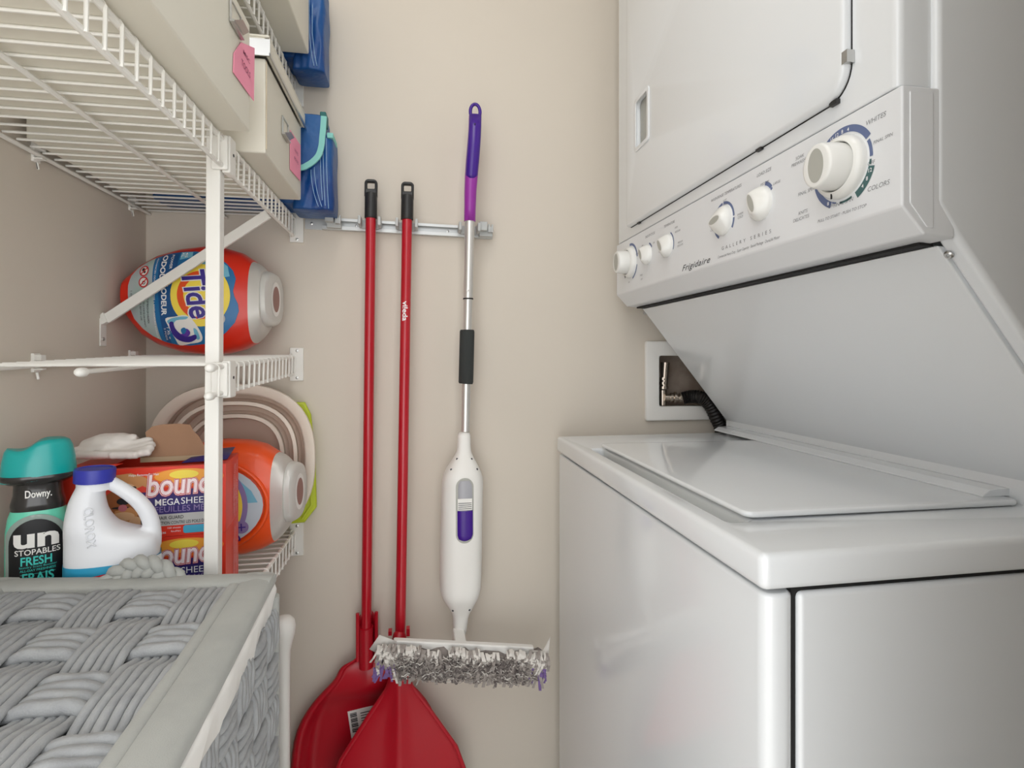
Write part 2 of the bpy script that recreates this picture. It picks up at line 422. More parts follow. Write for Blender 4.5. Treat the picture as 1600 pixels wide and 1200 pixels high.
V, F = plate([corner(DY0 - 0.0008, DZ0 - 0.0008, DY1 + 0.0008, DZ1, (0.01, 0.03, 0.03, 0.008))], 0.0010, 0.0003)
MB().add([(0.4129 + 0.0008 - z, x, y) for x, y, z in V], F).build('door_gap_shade', M_DARK, wd)  # dark sheet behind the door, paints the shade of the door gap
hp = atX(1329, 80, 0.405)
MB().box((0.404, DY0 - 0.004, hp.z - 0.008), (0.4125, DY0 + 0.003, hp.z + 0.004)).build('door_hinge', M_STEEL, wd)
for k, py in enumerate((0.478, 0.60, 0.97)):
    MB().box((0.4085, py, DZ0 - 0.003), (0.4128, py + 0.010, DZ0 + 0.0015)).build('door_stop', M_BLACK, wd)
# dials and print on the console face
FX = 0.412
def cf(s, t, e=0.0003): return lambda x, y: (FX - e, s - x, t + y)
def knob(name, cy, cz, R, d, ang, h0=0.0, big=False):
    b = MB(); n = 32; rings = []; c, sn = math.cos(ang), math.sin(ang)
    small = ((R, R, 0), (R, R, .22), (.97 * R, .92 * R, .40), (.89 * R, .70 * R, .65), (.78 * R, .44 * R, .90), (.70 * R, .32 * R, 1.0), (.62 * R, .25 * R, 1.0))
    large = ((R, R, 0), (R, R, .30), (.985 * R, .96 * R, .62), (.955 * R, .86 * R, .90), (.92 * R, .80 * R, .985), (.86 * R, .72 * R, 1.0), (.72 * R, .52 * R, 1.0))
    def ring(ra, rb, h): return [(FX - h, cy - (ra * math.cos(2*PI*k/n) * c - rb * math.sin(2*PI*k/n) * sn), cz + (ra * math.cos(2*PI*k/n) * sn + rb * math.sin(2*PI*k/n) * c)) for k in range(n)]
    for ra, rb, h in (large if big else small): rings.append(ring(ra, rb, h0 + h * d))
    o = b.loft(rings).build(name, M_KNOB, wd, angle=60)
    ga, gb = (.74, .46) if big else (.62, .23)
    MB().loft([ring(ga * R, gb * R, h0 + d + .0003), ring(ga * R * .93, gb * R * .88, h0 + d - (.0004 if not big else .0025))]).build('grip_face', M_KNOBG, o)
    return o
ZD = 0.187
YB, YF = 0.474, 1.021
for cy in (YB, YF):
    sk = MB().lathe((FX, cy, ZD), [(0.0305, 0.0), (0.0305, 0.004), (0.0285, 0.0085), (0.0245, 0.010), (0.0235, 0.0085), (0.0235, 0.0)], 40, '-x').build('dial_skirt', M_KNOB, wd, angle=50)
    knob('dial_knob', cy, ZD, 0.0226, 0.026, PI / 2 + 0.05, 0.004, True)
    p = cf(cy, ZD)(-0.004, -0.0275)
    MB().box((FX - 0.0098, p[1] - 0.0007, p[2] - 0.003), (FX - 0.0088, p[1] + 0.0007, p[2] + 0.002)).build('dial_mark', M_BINK, wd)
for cy, R, a in ((0.9385, 0.0180, 2.1), (0.8576, 0.0190, 2.2), (0.686, 0.0200, 0.15), (0.603, 0.0205, 2.0)):
    knob('selector_knob', cy, ZD, R, 0.0150, a)
def arcs(cy, m, lst):
    g = MB()
    for r0, r1, a0, a1 in lst: g.flat(ring2(0, 0, r0, r1, math.radians(a0), math.radians(a1)), cf(cy, ZD))
    return g.build('dial_scale', m, wd, recalc=False)
arcs(YB, M_BLUEINK, [(0.033, 0.0394, 30, 125), (0.033, 0.0365, -2, 26)])
arcs(YB, M_BLUEINK, [(0.033, 0.0394, 195, 245), (0.033, 0.0345, 246, 256)])
arcs(YF, M_BLUEINK, [(0.033, 0.0375, 10, 95)]); arcs(YF, M_BLUEINK, [(0.033, 0.0365, -70, -15)])
arcs(0.8576, M_BLUEINK, [(0.0215, 0.0240, -25, 60)]); arcs(0.9385, M_BLUEINK, [(0.0195, 0.0225, 30, 70)])
arcs(0.686, M_BLUEINK, [(0.0222, 0.0258, a0, a1) for a0, a1 in ((-35, -3), (2, 92), (97, 165), (205, 240))])
arcs(0.603, M_BLUEINK, [(0.0215, 0.0262, 38, 72), (0.0215, 0.0248, 30, 37)])
arcs(YB, M_GREENINK, [(0.033, 0.0400, -62, -16), (0.033, 0.0352, -14, -6), (0.033, 0.0352, 264, 290)])['label'] = 'green arc of the washer dial scale'
g = MB()
for s_, a, r in (('15', 112, 0.0356), ('12', 101, 0.0356), ('8', 90, 0.0356), ('4', 78, 0.0356), ('12', -22, 0.0364), ('8', -34, 0.0362), ('4', -46, 0.0358), ('8', 238, 0.0356)):
    a = math.radians(a); g.flat(txt(s_, height=0.0036, bold=0.01, at=(r * math.cos(a), r * math.sin(a) - 0.002), align='C'), cf(YB, ZD, 0.0006))
g.build('scale_numbers', M_WHITEINK, wd, recalc=False)
g = MB()
def at_console(u, v): p = atX(u, v, FX); return p.y, p.z
def T(s, u, v, hgt, **k):
    y, z = at_console(u, v); MB().flat(txt(s, height=hgt, align='C', shear=0.2, **k), cf(y, z - hgt / 2)).build('console_print', M_INK, wd, recalc=False)
T('WHITES', 1369, 185, 0.0044); T('COLORS', 1373, 290, 0.0044); T('FINAL SPIN', 1380, 216, 0.0030); T('OFF', 1362, 254, 0.0033)
T('FINAL SPIN', 1318, 316, 0.0036); T('OFF', 1299, 322, 0.003); T('SOAK', 1250, 245, 0.0036); T('PREWASH', 1248, 254, 0.0036); T('FINAL SPIN', 1260, 299, 0.0036); T('OFF', 1301, 220, 0.003)
T('KNITS', 1255, 331, 0.0036); T('DELICATES', 1252, 341, 0.0036); T('LOAD SIZE', 1194, 269, 0.0040); T('MEDIUM', 1195, 286, 0.0030); T('LARGE', 1214, 285, 0.0030)
T('WASH/RINSE TEMPERATURES', 1134, 302, 0.0040); T('HOT', 1133, 313, 0.0030); T('COLD', 1134, 318, 0.0030); T('WARM', 1157, 334, 0.0030); T('COLD', 1157, 339, 0.0030); T('COLD', 1114, 354, 0.0030); T('COLD', 1114, 359, 0.0030)
T('PULL TO START · PUSH TO STOP', 1314, 334, 0.0030)
T('TEMPERATURE', 1046, 350, 0.0042); T('END OF CYCLE', 1016, 367, 0.0042); T('HIGH', 1057, 355, 0.003); T('REGULAR', 1059, 361, 0.003); T('MEDIUM', 1063, 378, 0.003); T('DELICATE', 1063, 383, 0.003); T('LOW', 1031, 393, 0.003)
T('AUTO DRY', 997, 396, 0.0032); T('TIMED', 1002, 430, 0.0032); T('DRY', 1003, 436, 0.0032); T('OFF', 983, 441, 0.003)
T('OFF', 1004, 384, 0.003); T('ON', 1022, 379, 0.003)
g = MB()
y, z = at_console(1066, 424); y2, z2 = at_console(1110, 408)
g.flat(txt('Frigidaire', width=abs(y - y2), height=0.0092, shear=0.45, bold=0.004, spacing=1.12), cf(y, z))
y, z = at_console(1122, 404); y2, z2 = at_console(1219, 371)
g.build('maker_lettering', M_INKD, wd, recalc=False); g = MB()
g.flat(txt('Commercial Heavy Duty · Super Capacity · Sound Package · DuraLife Motor', width=abs(y - y2), height=0.0036, shear=0.3), cf(y, z))
y, z = at_console(1128, 391); y2, z2 = at_console(1205, 364)
g.build('maker_lettering', M_INK, wd, recalc=False); g = MB()
g.flat(txt('G A L L E R Y   S E R I E S', width=abs(y - y2), height=0.0046, spacing=1.2), cf(y, z))
g.build('maker_lettering', M_INK, wd, recalc=False)

# ------------------------------------------------------------------ water valve box in the back wall
vb = thing('valve_box', (0.6, BY, -0.142), 'white recessed water valve box in the back wall behind the slanted panel', 'valve box')
V, F = plate([rrect(0.4965, -0.1425, 0.702, 0.0360, 0.006), rrect(OX0 + 0.002, OZ0 + 0.002, OX1 - 0.002, OZ1 - 0.002, 0.005)], 0.010, 0.003)
MB().add([(x, BY - z, y) for x, y, z in V], F).build('face_frame', M_WPL, vb)
b = MB(); y2 = BY + 0.050
b.add([(OX0, BY, OZ0), (OX1, BY, OZ0), (OX1, BY, OZ1), (OX0, BY, OZ1), (OX0, y2, OZ0), (OX1, y2, OZ0), (OX1, y2, OZ1), (OX0, y2, OZ1)], [(0, 1, 5, 4), (1, 2, 6, 5), (2, 3, 7, 6), (3, 0, 4, 7), (4, 5, 6, 7)])
b.build('box_liner', M_RUST, vb, mods=[solid(0.0015, 1)])
vx = 0.548; vy = BY + 0.016
b = MB().tube([(vx, vy, OZ0 - 0.0), (vx, vy, -0.075)], 0.009, 12).tube([(vx + 0.001, vy - 0.004, -0.070), (vx + 0.004, vy - 0.006, -0.012)], [0.0075, 0.0098], 12)
for z_, r_ in ((-0.072, 0.0115), (-0.062, 0.0095), (-0.052, 0.0095)): b.lathe((vx, vy - 0.003, z_), [(r_, 0), (r_, 0.006)], 12)
b.build('valve_lever', M_BRASS, vb, angle=50)
b = MB().tube([(vx, vy - 0.01, -0.091), (vx + 0.040, vy - 0.018, -0.093)], 0.008, 12)
for dx, r_ in ((0.012, 0.0105), (0.020, 0.0125), (0.032, 0.0105)):
    b.tube([(vx + dx, vy - 0.01 - 0.2 * dx, -0.091), (vx + dx + 0.005, vy - 0.011 - 0.2 * dx, -0.0915)], r_, 12)
b.build('valve_body', M_BRASS, vb, angle=50)
hose = MB()
P = [(vx + 0.040, vy - 0.018, -0.093), (vx + 0.055, vy - 0.026, -0.089), (vx + 0.070, BY - 0.026, -0.090), (vx + 0.086, BY - 0.032, -0.103), (vx + 0.104, BY - 0.033, -0.135), (vx + 0.118, BY - 0.033, -0.175), (vx + 0.124, BY - 0.034, -0.30)]
def spline(P, n):
    P = [Vector(p) for p in P]; out = []
    for i in range(len(P) - 1):
        p0, p1, p2, p3 = P[max(i - 1, 0)], P[i], P[i + 1], P[min(i + 2, len(P) - 1)]
        for k in range(n):
            t = k / n
            out.append(0.5 * ((2 * p1) + (p2 - p0) * t + (2 * p0 - 5 * p1 + 4 * p2 - p3) * t * t + (3 * p1 - p0 - 3 * p2 + p3) * t ** 3))
    return out + [P[-1]]
S = spline(P, 10)
hose.tube(S, [0.0135 + (0.0016 if k % 2 else 0) for k in range(len(S))], 14)
tag(hose.build('water_hose', M_HOSE), 'ribbed black hose running from the wall valve down behind the washer', 'hose')

# ------------------------------------------------------------------ tool rail on the back wall
pa, pb = atY(476, 348, BY - 0.006), atY(769, 365, BY - 0.006)
rl = thing('tool_rail', (pa.x / 2 + pb.x / 2, BY, 0.26), 'grey metal tool rail with plastic grip clips on the back wall', 'tool rail')
ax = (pb - pa).normalized(); RM = Matrix(((ax.x, 0, -ax.z, pa.x), (0, 1, 0, BY), (ax.z, 0, ax.x, pa.z), (0, 0, 0, 1)))
RLEN = (pb - pa).length
b = MB(RM); hh = 0.0118
b.box((0, -0.003, -hh), (RLEN, -0.0005, hh))
b.box((0.034, -0.011, -hh), (RLEN, -0.003, -hh + 0.0025)); b.box((0.034, -0.011, hh - 0.0025), (RLEN, -0.003, hh))
b.box((0.034, -0.013, -hh), (RLEN, -0.011, -hh + 0.0075)); b.box((0.034, -0.013, hh - 0.006), (RLEN, -0.011, hh))
b.build('rail', M_RAIL, rl, bevel=0.0006, seg=2)
for sx_ in (0.013, 0.100, 0.20, 0.285):
    MB(RM).lathe((sx_, -0.003, 0), [(0.0028, 0), (0.0028, 0.0009), (0.0014, 0.0014)], 12, '-y').build('rail_screw', M_STEEL, rl)
def clip(u, empty):
    s0 = (atY(u, 355, BY - (0.006 if empty else 0.040)).x - pa.x) / ax.x
    if empty:
        b = MB(RM @ Matrix.Translation((s0, 0, 0)))
        b.box((-0.013, -0.026, -0.011), (0.015, -0.012, 0.004)); b.box((-0.014, -0.040, -0.002), (0.002, -0.026, 0.016)); b.box((0.004, -0.034, -0.004), (0.008, -0.026, 0.013)); b.box((0.011, -0.034, -0.004), (0.015, -0.026, 0.013))
        b.lathe((0.009, -0.030, 0.002), [(0.004, -0.006), (0.004, 0.006)], 10, 'z')
        o = b.build('empty_clip', M_CLIP, rl, bevel=0.0012, seg=2)
    else:
        b = MB(RM @ Matrix.Translation((s0, 0, 0)))
        b.box((-0.017, -0.018, -0.007), (0.017, -0.0115, 0.010))
        for q in (-1, 1):
            x0, x1 = sorted((q * 0.0162, q * 0.0220)); b.box((x0, -0.050, -0.006), (x1, -0.017, 0.011))
        o = b.build('grip_clip', M_CLIP, rl, bevel=0.0012, seg=2)
for u, e in ((523, 1), (577.5, 0), (635.5, 0), (733.5, 0), (757, 1)): clip(u, e)

# ------------------------------------------------------------------ long handled dustpan
def pole_tool(root, top, bot, grip_end, r):
    top, bot = Vector(top), Vector(bot); d = (bot - top); L = d.length; d.normalize()
    g1 = top + d * grip_end
    MB().tube([g1 - d * 0.002, bot], r, 16).build('handle_pole', M_RED, root, angle=60)
    # black hanging grip: sleeve plus a flattened loop with a square hole
    MB().tube([g1 + d * 0.001, g1, top + d * 0.030, top + d * 0.027], [r * 1.12, r * 1.22, r * 1.22, r * 1.1], 16).build('hand_grip', M_BLACK, root, angle=60)
    out = corner(-0.0125, -0.034, 0.0125, 0.0, (0.008, 0.008, 0.001, 0.001)); hole = corner(-0.0072, -0.019, 0.0072, -0.006, (0.002,) * 4)
    V, F = plate([out, hole], 0.013, 0.003)
    MB().add([(top.x + x - d.x * y, top.y + 0.0065 - z, top.z + y) for x, y, z in V], F).build('hanging_loop', M_BLACK, root)
t1, b1 = atY(580, 281, 1.112), atY(572, 1000, 1.112)
dp = thing('dustpan', (b1.x, 1.11, -0.90), 'red long-handled dustpan with a white sticker, the left of the two red handles', 'dustpan')
pole_tool(dp, t1, b1, 0.076, 0.0100)
cx = b1.x + 0.002
rows = [(-0.515, 0.0185, 0.0), (-0.56, 0.0185, 0.0), (-0.590, 0.0190, 0.0), (-0.598, 0.0235, 0.1), (-0.604, 0.036, 0.4), (-0.611, 0.049, 0.7), (-0.622, 0.0555, 0.9), (-0.634, 0.060, 1), (-0.648, 0.074, 1), (-0.665, 0.092, 1), (-0.690, 0.114, 1), (-0.725, 0.134, 1), (-0.77, 0.142, 1), (-0.83, 0.146, 1), (-0.90, 0.147, 1)]
def dprof(s, k, t, hw):
    a = abs(s)
    lip = 0.030 * max(0, (a - 0.80) / 0.12) if a < 0.92 else 0.030
    if a >= 0.97: lip = 0.020
    shelf_ = 0.026 * max(0, min(1, (0.30 - t) / 0.12))      # the raised shoulder at the top of the pan
    flat_y = 1.138 - 0.006 * t
    trough = 1.140 - 0.030 * min(1, a ** 2 * 1.2)
    return (flat_y - max(lip, shelf_ * (1 - 0.2 * a))) * k + trough * (1 - k)
b = MB(); rings = []
NS = 24
for z_, hw, k in rows:
    t = max(0, min(1, (-0.612 - z_) / 0.28)); ring = []
    for i in range(NS + 1):
        s_ = -1 + 2 * i / NS; ring.append((cx + s_ * hw, dprof(s_, k, t, hw), z_))
    rings.append(ring)
b.loft(rings, cap=False, ring_closed=False).build('pan', M_REDP, dp, mods=[subsurf(1), solid(0.0025, 0)], angle=180)
V, F = plate([corner(-0.0225, -0.10, 0.0225, 0.0, (0.004,) * 4)], 0.012, 0.003)
MB().tube([(cx - 0.018, 1.108, -0.505), (cx - 0.018, 1.110, -0.60)], 0.0035, 8).tube([(cx + 0.018, 1.108, -0.505), (cx + 0.018, 1.110, -0.60)], 0.0035, 8).build('socket_rib', M_REDP, dp)
MB().tube([(b1.x, 1.112, -0.535), (b1.x, 1.113, -0.615)], [0.0145, 0.0135], 14).build('pole_socket', M_REDP, dp)
for k in range(6):
    zz = -0.642 - k * 0.0145; hw = 0.060 + k * 0.0105
    MB(Matrix.Translation((cx + hw, 1.104, zz)) @ Matrix.Rotation(0.3, 4, 'Y')).box((-0.012, -0.006, -0.003), (0.006, 0.004, 0.003)).build('comb_tooth', M_REDP, dp, bevel=0.001, seg=2)
p = atY(543, 1112, 1.131); SM = Matrix.Translation(p) @ Matrix.Rotation(-0.14, 4, 'Y')
stk = MB(SM).box((0, -0.0006, -0.055), (0.075, 0.0006, 0)).build('sticker', M_WPL, dp); stk['label'] = 'white paper sticker with a barcode'
g = MB(SM)
for k in range(12): g.box((0.004, -0.0011, -0.006 - k * 0.0034), (0.017, -0.0007, -0.006 - k * 0.0034 + (0.0022 if k % 3 else 0.0012)))
for k, (wd_, hgt) in enumerate(((0.040, 0.0015), (0.036, 0.0012), (0.030, 0.0014), (0.040, 0.0012), (0.042, 0.0030), (0.036, 0.0014))):
    g.box((0.024, -0.0011, -0.008 - k * 0.0052 - hgt), (0.024 + wd_, -0.0007, -0.008 - k * 0.0052))
g.build('barcode_print', M_BINK, stk, smooth=False)

# ------------------------------------------------------------------ red broom in front of it
t2, b2 = atY(637, 285, 1.106), atY(624, 1075, 1.072)
br = thing('broom', (b2.x, 1.07, FL + 0.0), 'red broom with a flared red head, the right of the two red handles', 'broom')
pole_tool(br, t2, b2, 0.075, 0.0100)
d_ = (Vector(b2) - Vector(t2)).normalized(); pt = Vector(t2) + d_ * ((atY(629, 471, 1.096).z - t2.z) / d_.z)
rx_ = Vector((d_.x, d_.y, d_.z)); up_ = Vector((1, 0, 0))
def on_pole(a, c):
    w_ = max(-.0095, min(.0095, c)); return pt + rx_ * a + Vector((w_, -math.sqrt(.0102 ** 2 - w_ ** 2), 0))
MB().flat(txt('vileda', width=.039, height=.0098, bold=.02, at=(0, -.0055), sub=1), on_pole).build('maker_lettering', M_WHITEINK, br, recalc=False)
b = MB(); rings = []
for z_, hw, th in ((-0.520, 0.0135, 0.0135), (-0.585, 0.0175, 0.0160), (-0.622, 0.0190, 0.0165), (-0.650, 0.034, 0.0165), (-0.680, 0.054, 0.0170), (-0.715, 0.078, 0.0180), (-0.76, 0.108, 0.020), (-0.80, 0.128, 0.022), (-0.83, 0.132, 0.023)):
    ring = []; fl = min(1, max(0, (hw - 0.019) / 0.03)); N = 40
    for k in range(N):
        a = 2 * PI * k / N; ca, sa = math.cos(a), math.sin(a)
        x = hw * ca; y = th * (abs(sa) ** (0.8)) * (1 if sa > 0 else -1)
        # valley between the round centre and the raised rim of the flared head
        core = math.exp(-(x / 0.017) ** 2)
        edge = max(0, (abs(ca) - 0.86) / 0.14)
        yy = y * ((1 - fl) + fl * max(core, 0.38 + 0.10 * edge))
        ring.append((b2.x + 0.0 + x, 1.072 - 0.0 + yy, z_))
    rings.append(ring)
b.loft(rings).build('broom_head', M_REDP, br, mods=[subsurf(1)], angle=180)
b = MB()
for q in (-1, 1):
    b.tube([(b2.x + q * 0.0195, 1.070, -0.632), (b2.x + q * 0.054, 1.069, -0.680), (b2.x + q * 0.108, 1.066, -0.76), (b2.x + q * 0.130, 1.062, -0.82)], 0.0042, 8)
b.build('head_rim', M_REDP, br)
MB().box((b2.x - 0.020, 1.055, -0.528), (b2.x - 0.0135, 1.068, -0.520)).build('socket_ear', M_REDP, br)
MB().box((b2.x + 0.0135, 1.055, -0.532), (b2.x + 0.020, 1.068, -0.518)).build('socket_ear', M_REDP, br)
b = MB()
for i in range(26):
    for j in range(4):
        x = b2.x - 0.122 + 0.244 * i / 25; y = 1.06 + 0.008 * j
        b.tube([(x, y, -0.828), (x + (x - b2.x) * 0.10, y + random.uniform(-.004, .004), FL + 0.003)], 0.0022, 4)
o = b.build('bristles', M_BLACK, br); o['kind'] = 'stuff'

# ------------------------------------------------------------------ white and purple spray mop
SY = 1.090
sm = thing('spray_mop', (0.045, 1.06, -0.60), 'white spray mop with a purple handle and a dusty fringed pad', 'mop')
def mp(u, v, Y=SY): return atY(u, v, Y)
HP = [(742.5, 181), (742, 200), (740.5, 225), (738.5, 250), (736.5, 275), (735, 300), (734.5, 325), (734, 346)]
def oval_tube(b, pts, rx, ry, n=20):
    rings = []
    for i, p in enumerate(pts):
        a = rx[i] if isinstance(rx, list) else rx; c = ry[i] if isinstance(ry, list) else ry
        rings.append([(p[0] + a * math.cos(2*PI*k/n), p[1] + c * math.sin(2*PI*k/n), p[2]) for k in range(n)])
    return b.loft(rings)
pts = [mp(u, v, SY - 0.022 * math.sin(PI * min(1, (346 - v) / 166)) * 0.6) for u, v in HP]
oval_tube(MB(), pts[:], [0.0128, 0.0128, 0.0132, 0.0134, 0.0130, 0.0122, 0.0116, 0.0116], [0.008, 0.009, 0.0125, 0.013, 0.0125, 0.012, 0.0115, 0.0115]).build('handle', M_MAG, sm, angle=80)
fr = [p + Vector((0, -0.0042, 0)) for p in pts[:6]]
fr[5] = fr[5].lerp(fr[4], 0.75)
oval_tube(MB(), fr, [0.0122, 0.0124, 0.0128, 0.0128, 0.0120, 0.0085], [0.006, 0.007, 0.0105, 0.011, 0.0100, 0.0085]).build('soft_grip', M_PURP, sm, angle=80)
lc = mp(742.5, 175); 
MB().tube([lc + Vector((0.0098 * math.cos(2*PI*k/24), 0, 0.0155 * math.sin(2*PI*k/24))) for k in range(24)], 0.0034, 10, closed=True).build('hanging_loop', M_PURP, sm)
b = MB()
for u, v in ((738, 305), (736, 330)):
    b.lathe(mp(u + 0.3, v, SY - 0.0118), [(0.0014, 0), (0.0014, 0.0006)], 10, '-y')
b.lathe(mp(742, 194, SY - 0.0155), [(0.0014, 0), (0.0014, 0.002)], 10, '-y')
b.build('screw_hole', M_BINK, sm)
MB().tube([mp(734, 340), mp(731.5, 466)], 0.0100, 20).build('upper_pole', M_ALU, sm, angle=80)
MB().tube([mp(731.5, 466), mp(727, 674)], 0.0091, 20).build('lower_pole', M_ALU, sm, angle=80)
MB().tube([mp(731.5, 466), mp(731.5, 468)], 0.0103, 20).build('pole_joint', M_DARK, sm)
MB().lathe(mp(730.5, 454, SY - 0.0095), [(0.0022, 0), (0.0022, 0.0012), (0.0016, 0.0016)], 12, '-y').build('lock_button', M_ALU, sm)
MB().tube([mp(730, 515.5), mp(730, 518), mp(728, 597), mp(727.8, 599.5)], [0.0135, 0.0148, 0.0148, 0.0135], 24).build('foam_grip', M_FOAM, sm, angle=60)
BR = [(95, 215, 272), (130, 213, 272), (170, 212, 272), (190, 208, 275), (210, 197, 284), (235, 181, 298), (260, 163, 311), (285, 151, 322), (310, 145, 327), (350, 143, 327), (400, 141, 325), (500, 139, 323), (600, 137, 322), (700, 136, 320), (780, 135, 318), (805, 138, 314), (830, 147, 307), (855, 163, 294), (880, 178, 281), (900, 189, 269), (920, 193, 261), (950, 193, 258), (1018, 192, 251)]
b = MB(); rings = []; NB = 40
MC = []
for y, l, r in BR:
    v = 640 + y * .35; c = mp(640 + (l + r) / 2 * .35, v, SY); hw = (mp(640 + r * .35, v, SY) - mp(640 + l * .35, v, SY)).x / 2
    hd = 0.013 + 0.024 * min(1, max(0, (hw - 0.012) / 0.026))
    MC.append((c.x, c.z, hw, hd))
    ring = []
    for k in range(NB):
        a = 2 * PI * k / NB; ca, sa = math.cos(a), math.sin(a)
        ring.append((c.x + hw * abs(ca) ** 0.75 * (1 if ca > 0 else -1), SY - 0.002 + hd * abs(sa) ** 0.75 * (1 if sa > 0 else -1), c.z))
    rings.append(ring)
body = b.loft(rings).build('mop_body', M_WPL, sm, mods=[subsurf(1)], angle=180)
def mfront(x, z, e=0.0):
    for i in range(len(MC) - 1):
        if MC[i][1] >= z >= MC[i + 1][1]:
            t = (MC[i][1] - z) / (MC[i][1] - MC[i + 1][1]); q = [MC[i][j] * (1 - t) + MC[i + 1][j] * t for j in range(4)]
            s_ = min(1, abs(x - q[0]) / q[2]); return SY - 0.002 - q[3] * (1 - s_ ** (2 / .75)) ** (.75 / 2) - e
    return SY
def pill(x0, z0, x1, z1, n=12):
    r = (x1 - x0) / 2; cx_ = (x0 + x1) / 2
    return [(cx_ + r * math.cos(PI * k / n), z1 - r + r * math.sin(PI * k / n)) for k in range(n + 1)] + [(cx_ + r * math.cos(PI + PI * k / n), z0 + r + r * math.sin(PI + PI * k / n)) for k in range(n + 1)]
wa, wb = mp(712.3, 848.5, SY - .035), mp(739.5, 746, SY - .035)
MB().flat(fill(pill(wa.x - .0003, wa.z - .0003, wb.x + .0003, wb.z + .0003), 0.004), lambda x, z: (x, mfront(x, z, 0.0006), z)).build('window_recess', M_KNOBG, body)
zs = wb.z - (wb.z - wa.z) * 0.50
b = MB(); rings = []
for k in range(9):
    z_ = wa.z + (zs - wa.z) * k / 8; r = (wb.x - wa.x) / 2 + 0.0004
    rr = r * math.sqrt(max(0.02, 1 - max(0, (r - (z_ - wa.z)) / r) ** 2)) if z_ < wa.z + r else r
    rings.append([((wa.x + wb.x) / 2 + rr * math.cos(2*PI*j/20), SY - 0.0345 + min(rr, .012) * 0.7 * math.sin(2*PI*j/20), z_) for j in range(20)])
b.loft(rings).build('bottle_cap', M_PURP, body, angle=70)
b = MB(); rings = []
for k in range(10):
    z_ = zs + (wb.z - zs) * k / 9 * 0.92; r = (wb.x - wa.x) / 2 + 0.0004
    rr = r * math.sqrt(max(0.02, 1 - max(0, (z_ - (wb.z - r)) / r) ** 2)) if z_ > wb.z - r else r
    rings.append([((wa.x + wb.x) / 2 + rr * math.cos(2*PI*j/20), SY - 0.0345 + 0.0072 * math.sin(2*PI*j/20), z_) for j in range(20)])
b.loft(rings).build('fluid_bottle', M_BOTL, body, angle=70)
g = MB(); yl = SY - 0.0345 - 0.0078
g.flat(rect(wa.x + .003, zs + .002, wb.x - .003, zs + .024), lambda x, z: (x, yl, z)); g.build('bottle_label', M_WPL, body, recalc=False)
g = MB()
for k in range(4): g.flat(rect(wa.x + .004, zs + .004 + k * .0036, wb.x - .004, zs + .0052 + k * .0036), lambda x, z: (x, yl - .0003, z))
g.build('label_print', M_INKD, body, recalc=False)
b = MB()
for zx, zy in ((212, 221), (277, 221), (185, 265), (300, 264), (193, 893), (266, 889), (225, 995)):
    p = mp(640 + zx * .35, 640 + zy * .35, SY - 0.02); p.y = mfront(p.x, p.z, 0.0)
    b.lathe(p, [(0.0020, -0.001), (0.0020, 0.0007)], 10, '-y')
b.build('body_screw', M_INKD, body)
# head and fringe pad
MY = 1.022
ha, hb = atY(607, 991, MY), atY(842, 1003, MY)
hx = (hb - ha).normalized(); HM = Matrix(((hx.x, 0, -hx.z, ha.x), (0, 1, 0, MY), (hx.z, 0, hx.x, ha.z), (0, 0, 0, 1))); HL = (hb - ha).length
MB(HM).box((0.01, -0.016, -0.058), (HL - 0.012, -0.002, -0.003)).box((HL * .475 - .0115, -0.010, -0.028), (HL * .475 + .0115, 0.060, -0.010)).build('mop_head', M_WPL, sm, bevel=0.003)
pad = MB(HM)
rings = []
for k in range(25):
    x = -0.014 + (HL + 0.026) * k / 24; w_ = 0.024 + 0.004 * math.sin(k * 1.7)
    rings.append([(x, -0.010 + 0.5 * w_ * math.cos(2*PI*j/12) * 1.3, -0.034 + 0.003 * math.sin(k * 2.3) + w_ * math.sin(2*PI*j/12) * 0.95) for j in range(12)])
pad.loft(rings).build('dust_pad', M_PADD, sm, angle=180)
b = MB(HM)
def strip(x, zt, ln, wdt, out, mi, lean, yb=-0.021):
    b.cur = mi; N = 4; cen = []
    for k in range(N + 1):
        t = k / N; cen.append((x + lean * t * ln, yb - out * math.sin(PI * min(1, t * 1.15)) - 0.004, zt - ln * t ** 1.15))
    for k in range(N):
        a, c = cen[k], cen[k + 1]; h = wdt / 2; th = 0.0008
        vs = []
        for q in (a, c):
            vs += [(q[0] - h, q[1] - th, q[2]), (q[0] + h, q[1] - th, q[2]), (q[0] + h, q[1] + th, q[2]), (q[0] - h, q[1] + th, q[2])]
        b.add(vs, [(0, 1, 5, 4), (1, 2, 6, 5), (2, 3, 7, 6), (3, 0, 4, 7)] + ([(0, 3, 2, 1)] if k == 0 else []) + ([(4, 5, 6, 7)] if k == N - 1 else []))
for layer, zt, lm in ((0, -0.040, 0.022), (1, -0.026, 0.022), (2, -0.012, 0.022), (3, -0.005, 0.017)):
    x = -0.016
    while x < HL + 0.013:
        e = min(x + 0.016, HL + 0.013 - x); wd_ = random.uniform(0.0030, 0.0060)
        patch = 0.5 + 0.5 * math.sin(x * 60 + layer * 1.9)              # clean tabs in groups, matted dust between
        if layer >= 2 and e > 0.04 and patch < 0.42: x += wd_; continue
        mi = 3 if (e < 0.035 and random.random() < 0.45 and layer < 2) else ((1 if random.random() < .5 else 2) if layer < 2 else (0 if random.random() < .6 else 1))
        if e < 0.035 and mi == 2: mi = 0
        strip(x, zt + random.uniform(-.005, .004), lm * random.uniform(0.9, 1.4), wd_, random.uniform(0.001, 0.005) + 0.002 * layer, mi, random.uniform(-0.45, 0.45), -0.026)
        x += wd_ * random.uniform(0.45, 0.75)
